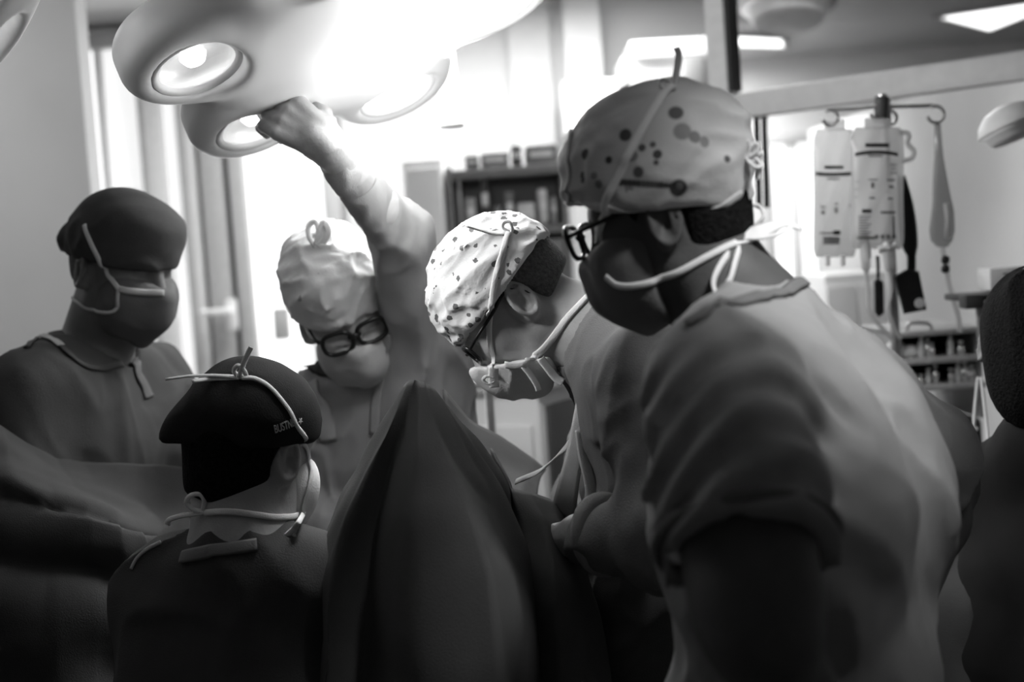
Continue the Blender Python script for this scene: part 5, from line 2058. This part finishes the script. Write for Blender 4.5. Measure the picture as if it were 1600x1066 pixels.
def bag(label, cx, cy, w, h, d, prints, thick=.02, tilt=0.0, mat_=None, tail=.04):
    """soft infusion bag: pillow body, hanging tab, two ports and its print"""
    S = lambda px, py, dz=0: P(cx + px + tilt * (py - 0), cy + py, d + dz)
    root = empty('infusion_bag', S(0, h), label, 'infusion bag', 'bags on the infusion pole')
    nx_, ny_ = 18, 26
    front, back = [], []
    for j in range(ny_ + 1):
        v_ = j / ny_
        yy = v_ * h
        ww = w / 2 * (1 - .16 * max(0, (.10 - v_) / .10) ** 1.5 - .10 * max(0, (v_ - .93) / .07) ** 2) * (1 + .015 * math.sin(v_ * 9))
        for i in range(nx_ + 1):
            u_ = i / nx_ * 2 - 1
            e_ = max(0, 1 - abs(u_) ** 3) * min(1, v_ * 7, (1 - v_) * 9) * (.45 + .55 * v_)
            bulge = thick * e_ ** .6
            front.append(S(u_ * ww, yy, -bulge + .002 * math.sin(u_ * 7 + v_ * 11)))
            back.append(S(u_ * ww, yy, bulge + .001))
    N_ = len(front)
    ff = []
    for j in range(ny_):
        for i in range(nx_):
            a_ = j * (nx_ + 1) + i
            q = (a_, a_ + 1, a_ + nx_ + 2, a_ + nx_ + 1)
            ff.append(q[::-1])
            ff.append(tuple(k + N_ for k in q))
    bo = mesh_obj('pouch', front + back, ff, mat_ or M_bag, root)
    # tab
    MB().box(S(0, -6, 0), (w * .5 / F * d, .004, 16 / F * d), np.column_stack([CR, CF, CU]), .001).build('hanging_tab', M_bag, root)
    for sx in (-.18, .18):
        MB().cyl(S(sx * w, h - 2), S(sx * w, h + 14), .007, 10).build('port', M_white, root)
    # print on the front face
    for gname, mm in (('k', M_print), ('g', M_print_g), ('l', M_print_l)):
        mb = MB()
        any_ = False
        for (g, x0, y0, x1_, y1, cv) in prints:
            if g != gname:
                continue
            any_ = True
            n_ = 8
            vv = []
            for i in range(n_ + 1):
                t = i / n_
                x = x0 + (x1_ - x0) * t
                dy = cv * (2 * t - 1) ** 2
                for yy in (y0 + dy, y1 + dy):
                    u_ = (x) / (w / 2)
                    v_ = yy / h
                    e_ = max(0, 1 - abs(u_) ** 3) * min(1, max(0, v_) * 7, max(0, 1 - v_) * 9) * (.45 + .55 * v_)
                    vv.append(S(x, yy, -thick * e_ ** .6 - .0035))
            mb.add(vv, [(2 * i, 2 * i + 1, 2 * i + 3, 2 * i + 2) for i in range(n_)])
        if any_:
            mb.build('print', mm, root, smooth=False, kind='stuff')
    return root


def graduations(cx_, y0, n, step, w_, g='g'):
    return [(g, cx_ - w_ / 2, y0 + k * step, cx_ + w_ / 2, y0 + k * step + step * .45, 0) for k in range(n)]


fr = [('k', -19, 25, 18, 31, 0), ('k', -35, 36, 32, 41.5, 4), ('g', -14, 43, 8, 46, 0), ('l', 20, 57, 30, 60, 0), ('l', 22, 63, 29, 66, 0), ('l', 20, 70, 30, 73, 0),
      ('l', -36, 84, -28, 86, 0), ('l', -36, 96, -30, 98, 0), ('l', -36, 108, -30, 110, 0),
      ('g', -14, 81, 0, 83, 0), ('g', -10, 86, -5, 95, 0), ('g', -13, 109, -4, 112, 0), ('g', 15, 81, 27, 84, 0), ('g', 18, 91, 25, 95, 0), ('g', 16, 110, 24, 113, 0),
      ('k', -24, 128, -9, 134, 0), ('g', 5, 131, 28, 135, 0), ('g', 24, 139, 27, 170, 0), ('g', -32, 171, -4, 175, 0)] + \
     [('g', -30, 138 + 4.2 * k, -10 - (k % 3) * 3, 140 + 4.2 * k, 0) for k in range(8)] + [('g', -4 + 9 * k, 168, 1.5 + 9 * k, 174, 0) for k in range(4)]
bag('front infusion bag with black printed bars, hanging in the middle of the pole', 1371, 199, 82, 190, 3.12, fr, .022)
lf = [('k', -16, 57, 14, 62, 0), ('k', -30, 68, 26, 73.5, -1.5), ('g', -12, 76, 8, 79, 0), ('g', -22, 120, -14, 123, 0), ('g', -21, 127, -15, 133, 0), ('g', 0, 115, 5, 118, 0), ('g', 0, 122, 5, 131, 0),
      ('g', 22, 118, 27, 121, 0), ('k', -2, 158, 9, 165, 0), ('g', -24, 161, 0, 164, 0), ('g', -18, 168, 8, 180, 0)]
bag('paler infusion bag at the left end of the crossbar, partly behind the front bag', 1304, 202, 66, 200, 3.24, lf, .018, mat_=M_bag2)
# slack empty bag at the right end
sl = empty('drip_bag', P(1470, 390, dI), 'slack drained bag hanging narrow from the right end of the crossbar', 'infusion bag')
rings = [(1465, 192, 4.5), (1466, 215, 5.5), (1467, 245, 6.5), (1468, 272, 10), (1469, 300, 13), (1471, 330, 17), (1471, 360, 19), (1471, 376, 16), (1472, 386, 8)]
vv, ff = [], []
n_ = 18
for (x, yy, r_) in rings:
    for k in range(n_):
        a_ = 2 * math.pi * k / n_
        m_ = 1 + .18 * math.cos(3 * a_ + yy * .02)
        vv.append(P(x + r_ * m_ * math.cos(a_), yy, dI + r_ * m_ * .55 / F * dI * math.sin(a_)))
for j in range(len(rings) - 1):
    for k in range(n_):
        ff.append((j * n_ + k, j * n_ + (k + 1) % n_, (j + 1) * n_ + (k + 1) % n_, (j + 1) * n_ + k))
ff += [tuple(range(n_)), tuple((len(rings) - 1) * n_ + k for k in range(n_))[::-1]]
mesh_obj('pouch', vv, ff, film('slack_film', .42, .85, .62), sl)
MB().tube([P(1478, 318, dI - .02), P(1481, 345, dI - .025), P(1480, 372, dI - .02)], .006, 8).build('painted_highlight', M_white, sl, smooth=True)  # white strip paints a highlight on the slack bag
M_hose = film('drip_hose', .7, .95, .7)
MB().tube(catmull([P(1472, 386, dI), P(1478, 420, dI), P(1484, 450, dI), P(1496, 490, dI), P(1500, 520, dI)], 8), .006, 8).build('tube', M_hose, sl, smooth=True)
for yy in (406, 420):
    MB().lathe([(.0001, -.010), (.008, -.008), (.010, 0), (.008, .008), (.0001, .010)], P(1477, yy, dI - .01), I3, 14).build('clip', M_black, sl, smooth=True)
# drip chambers and lines under the front bag
for i, (px, lab) in enumerate([(1352, 'clear drip line under the left port of the front infusion bag'), (1388, 'clear drip line under the right port of the front infusion bag')]):
    ls = empty('drip_line', P(px, 520, 3.12), lab, 'drip line')
    MB().lathe([(.004, .05), (.011, .04), (.012, .0), (.010, -.03), (.004, -.04)], P(px, 398, 3.12), I3, 14).build('chamber', M_bag, ls, smooth=True)
    MB().tube(catmull([P(px, 412, 3.12), P(px + 4, 450, 3.12), P(px + 8 - i * 8, 490, 3.12), P(1395 + i * 12, 530, 3.14)], 8), .0045, 8).build('hose', M_hose, ls, smooth=True)
sc_ = empty('stopcock', P(1386, 392, 3.08), 'bright white three-way stopcock under the front infusion bag', 'valve')
MB().cyl(P(1372, 391, 3.08), P(1400, 383, 3.08), .008, 12).build('barrel', M_white, sc_)
MB().cyl(P(1386, 378, 3.08), P(1388, 390, 3.08), .009, 12).build('lever', M_white, sc_)
# tubing loop beside the front bag
lp = empty('tubing_loop', P(1425, 230, 3.14), 'loose loop of clear tubing beside the front infusion bag', 'tubing')
MB().tube(catmull([P(1405, 206, 3.13), P(1420, 210, 3.13), P(1418, 224, 3.14), P(1428, 236, 3.14), P(1424, 248, 3.14), P(1410, 252, 3.13)], 8), .0055, 8).build('loop', M_hose, lp, smooth=True)
# dark pressure paddles
def paddle(label, strap_pts, quad, d, sw):
    root = empty('pressure_cuff', P(*quad[2], d), label, 'cuff')
    tape(mb := MB(), [P(x, y_, d) for x, y_ in strap_pts], sw, -CF, 8)
    mb.build('strap', M_black, root, smooth=True)
    fr_ = [P(x, y_, d - .012) for x, y_ in quad]
    bk = [P(x, y_, d + .012) for x, y_ in quad]
    n = len(quad)
    c_ = np.mean(fr_, 0)
    fi = [c_ + (q - c_) * .9 - CF * .006 for q in fr_]
    MB().add(fi + fr_ + bk, [tuple(range(n))] + [(n + i, n + (i + 1) % n, (i + 1) % n, i) for i in range(n)] + [(2 * n + i, 2 * n + (i + 1) % n, n + (i + 1) % n, n + i) for i in range(n)] + [tuple(range(3 * n - 1, 2 * n - 1, -1))]).build('pad', M_black, root)
    return root


pc = paddle('square black pressure cuff hanging from a wide black strap beside the bags', [(1408, 275), (1413, 310), (1418, 350), (1422, 385), (1424, 400), (1424, 425)], [(1396, 432), (1418, 420), (1436, 424), (1448, 484), (1412, 491), (1402, 455)], 3.16,
            [.018 + .022 * math.sin(min(1, k / 30) * 2.9) * (1 if k < 32 else .3) for k in range(41)])
MB().lathe([(.0001, .002), (.010, .002), (.012, 0), (.0001, -.002)], P(1437, 474, 3.14), frame(-CF), 16).build('pale_badge', M_pk[4], pc)
paddle('narrow black cuff hanging behind the drip lines', [(1371, 400), (1372, 415), (1372, 430), (1372, 440)], [(1365, 440), (1372, 434), (1380, 440), (1381, 490), (1373, 496), (1366, 488)], 3.22, .008)

# dark straps hanging behind the cap knot
for x0, lab in ((1182, 'black hanging strap, left one of the pair beside the post'), (1194, 'black hanging strap, right one of the pair beside the post')):
    hs = empty('hanging_strap', P(x0, 330, 3.95), lab, 'strap', 'pair of black straps by the post')
    tape(mb := MB(), [P(x0, 184, 3.95), P(x0 + 1, 230, 3.95), P(x0 + 3, 280, 3.95), P(x0 + 4, 325, 3.95)], .017, -CF)
    mb.build('webbing', M_black, hs)
    MB().cyl(P(x0 - 5, 183, 3.95), P(x0 + 5, 182, 3.95), .008, 10).build('buckle', M_steel, hs)
# pale cabinet below the bags
q0, q1 = P(1287, 430, 5.0), P(1392, 525, 5.0)
pcab = empty('wall_cabinet', ((q0[0] + q1[0]) / 2, q0[1] + .15, 0), 'bright white two-door cabinet behind the drip lines', 'cabinet')
MB().box(((q0[0] + q1[0]) / 2, q0[1] + .2, q0[2] / 2), (q1[0] - q0[0], .4, q0[2]), ch=.01).build('carcass', M_white, pcab)
for i in (0, 1):
    xx = q0[0] + (q1[0] - q0[0]) * (.25 + .5 * i)
    dd_ = MB().box((xx, q0[1] - .008, q0[2] / 2), ((q1[0] - q0[0]) * .48, .016, q0[2] - .08), ch=.004).build('door', M_white, pcab)
    MB().box((xx + .05 * (1 - 2 * i), q0[1] - .025, q0[2] - .3), (.012, .02, .1)).build('handle', M_alu, dd_)

# ------------------------------------------------------------------ anaesthesia machine shelves
dm = 3.50
c0, c1 = P(1404, 560, dm), P(1538, 556, dm)
xm, wm = (c0[0] + c1[0]) / 2, np.linalg.norm(c1 - c0)
ym = c0[1]
am = empty('anaesthesia_machine', (xm, ym + .2, 0), 'dark machine with two cluttered instrument shelves right of the infusion pole', 'machine')
z1 = P(1465, 563, dm)[2]
z0_ = P(1465, 606, dm)[2]
z3 = P(1465, 519, dm)[2]
zb = z0_ - .085
for nm, zz, m_ in (('top_plate', z3, M_grey), ('shelf', z1, M_alu), ('shelf', z0_, M_alu)):
    MB().box((xm, ym + .18, zz), (wm, .38, .014), ch=.004).build(nm, m_, am)
MB().box((xm, ym + .36, (z3 + z0_) / 2), (wm, .02, z3 - z0_)).build('back_panel', M_dark, am)
MB().box((xm, ym + .2, zb / 2 + .03), (wm * .96, .36, zb - .06), ch=.015).build('body', M_dark, am)
MB().box((xm - .02, ym + .0, zb - .01), (wm * .6, .04, .05), ch=.008).build('drawer', M_alu_light, am)
for s in (-1, 1):
    MB().box((xm + s * (wm / 2 - .006), ym + .2, (z3 + zb) / 2), (.012, .36, z3 - zb)).build('side_panel', M_grey, am)
pts = [P(1418, 516, dm), P(1418, 508, dm), P(1424, 505, dm), P(1446, 505, dm), P(1454, 509, dm), P(1456, 516, dm)]
MB().tube(catmull(pts, 5), .0045, 8).build('handle', M_steel, am, smooth=True)
for s in (-1, 1):
    for t in (.05, .32):
        q = dn((xm + s * wm * .4, ym + t, .035))
        MB().cyl(q - dn((.012, 0, 0)), q + dn((.012, 0, 0)), .035).build('caster', M_dark, am)
M_vial = mat('vial_glass', .8, .08, var=.05, spec=.8)
M_chrome = mat('chrome', .9, .08, metal=1.0)
for i, (px, zz, r_, h_, lab) in enumerate([
        (1446, z1, .009, .050, 'chrome vial at the left of the upper machine shelf'), (1456, z1, .007, .040, 'chrome vial in the middle of the upper machine shelf, taller of two'), (1463, z1, .006, .030, 'short chrome vial in the middle of the upper machine shelf'),
        (1492, z1, .008, .048, 'chrome vial toward the right of the upper machine shelf'), (1508, z1, .010, .030, 'squat chrome vial at the right of the upper machine shelf'),
        (1443, z0_, .007, .022, 'tiny chrome vial at the left of the lower machine shelf'), (1455, z0_, .008, .034, 'chrome vial left of centre on the lower machine shelf'), (1466, z0_, .008, .040, 'taller chrome vial left of centre on the lower machine shelf'),
        (1490, z0_, .007, .030, 'slim chrome vial right of centre on the lower machine shelf'), (1502, z0_, .008, .048, 'tall chrome vial at the right of the lower machine shelf'),
        (1512, z0_, .009, .044, 'wide chrome vial at the right of the lower machine shelf'), (1523, z0_, .010, .036, 'squat chrome vial at the right end of the lower machine shelf')]):
    x = P(px, 560, dm)[0]
    vl = empty('vial', (x, ym + .03, zz + .007), lab, 'vial', 'vials on the machine shelves')
    o = dn((x, ym + .03, zz + .007))
    MB().lathe([(r_, 0), (r_, h_ * .7), (r_ * .5, h_ * .82), (r_ * .55, h_)], o, I3, 12).build('bottle', M_chrome if i % 3 else M_vial, vl, smooth=True)
    MB().lathe([(r_ * .7, h_), (r_ * .7, h_ * 1.15), (.0001, h_ * 1.16)], o, I3, 12).build('cap', M_white, vl)
for i, (px, zz, s_, lab) in enumerate([(1412, z1, .032, 'crumpled pale swab at the left end of the upper machine shelf'), (1429, z1, .026, 'smaller crumpled swab beside the first on the upper machine shelf'), (1424, z0_, .024, 'crumpled pale swab on the lower machine shelf')]):
    x = P(px, 560, dm)[0]
    S = Sdf()
    for k in range(7):
        S.ball(dn((x, ym + .05, zz + .007 + s_ * .55)) + dn((random.uniform(-1, 1), random.uniform(-.6, .6), random.uniform(-.4, .5))) * s_ * .6, s_ * .5, k=.012)
    S.keep(dn((x, ym, zz + .0075)), dn((0, 0, 1)))
    v, f = S.mesh(.004)
    mesh_obj('swab', v, f, M_pk[4], label=lab, cat='swab', group='swabs on the machine shelves')

# bracket with a white carton at the right edge
dq = 3.05
q0, q1 = P(1504, 464, dq), P(1610, 462, dq)
br = empty('bracket_shelf', P(1533, 520, dq), 'dark bracket shelf on a stem at the right edge under a white carton', 'shelf')
MB().box((q0 + q1) / 2 + dn((0, .06, 0)), (np.linalg.norm(q1 - q0), .14, .014), ch=.003).build('plate', M_dark, br)
MB().tube([P(1531, 467, dq), P(1533, 500, dq + .05), P(1534, 530, dq + .1)], .010, 10).build('stem', M_grey, br)
MB().box(P(1517, 471, dq), (.04, .05, .03), ch=.005).build('clamp', M_dark, br)
cb = empty('carton', P(1582, 457, dq), 'white carton with faint print on the bracket shelf at the right edge', 'box')
zq = q0[2] + .008
ct = P(1582, 436, dq)
hh = P(1582, 418, dq)[2] - zq
MB().box((ct[0], ct[1] + .05, zq + hh / 2), (68 / F * dq, .09, hh), ch=.004).build('carton_body', M_white, cb)
for k in range(3):
    MB().box((ct[0] + .005, ct[1] + .003, zq + hh * (.75 - .2 * k)), ((.05 - .012 * k), .004, .004)).build('print', M_print_l, cb)
# looped cords at the right
for i, (pts, lab) in enumerate([([(1528, 590, 3.0), (1524, 630, 2.98), (1521, 670, 2.95)], 'short pale cord hanging from the machine, left one'),
                                ([(1533, 590, 2.98), (1539, 640, 2.94), (1543, 680, 2.9), (1542, 705, 2.86)], 'longer pale cord hanging from the machine, right one'),
                                ([(1534, 795, 2.8), (1535, 825, 2.8), (1545, 850, 2.8)], 'pale cord end hanging behind the right elbow')]):
    root = empty('cord', P(*pts[-1]), lab, 'cord', 'pale cords at the right')
    MB().tube(catmull([P(*q) for q in pts], 8), .0035, 8).build('cable', M_tape_grey2 if False else M_white, root, smooth=True)
    MB().cyl(P(*pts[-1]), P(pts[-1][0] + 6, pts[-1][1] + 1, pts[-1][2]), .005, 8).build('plug', M_white, root)
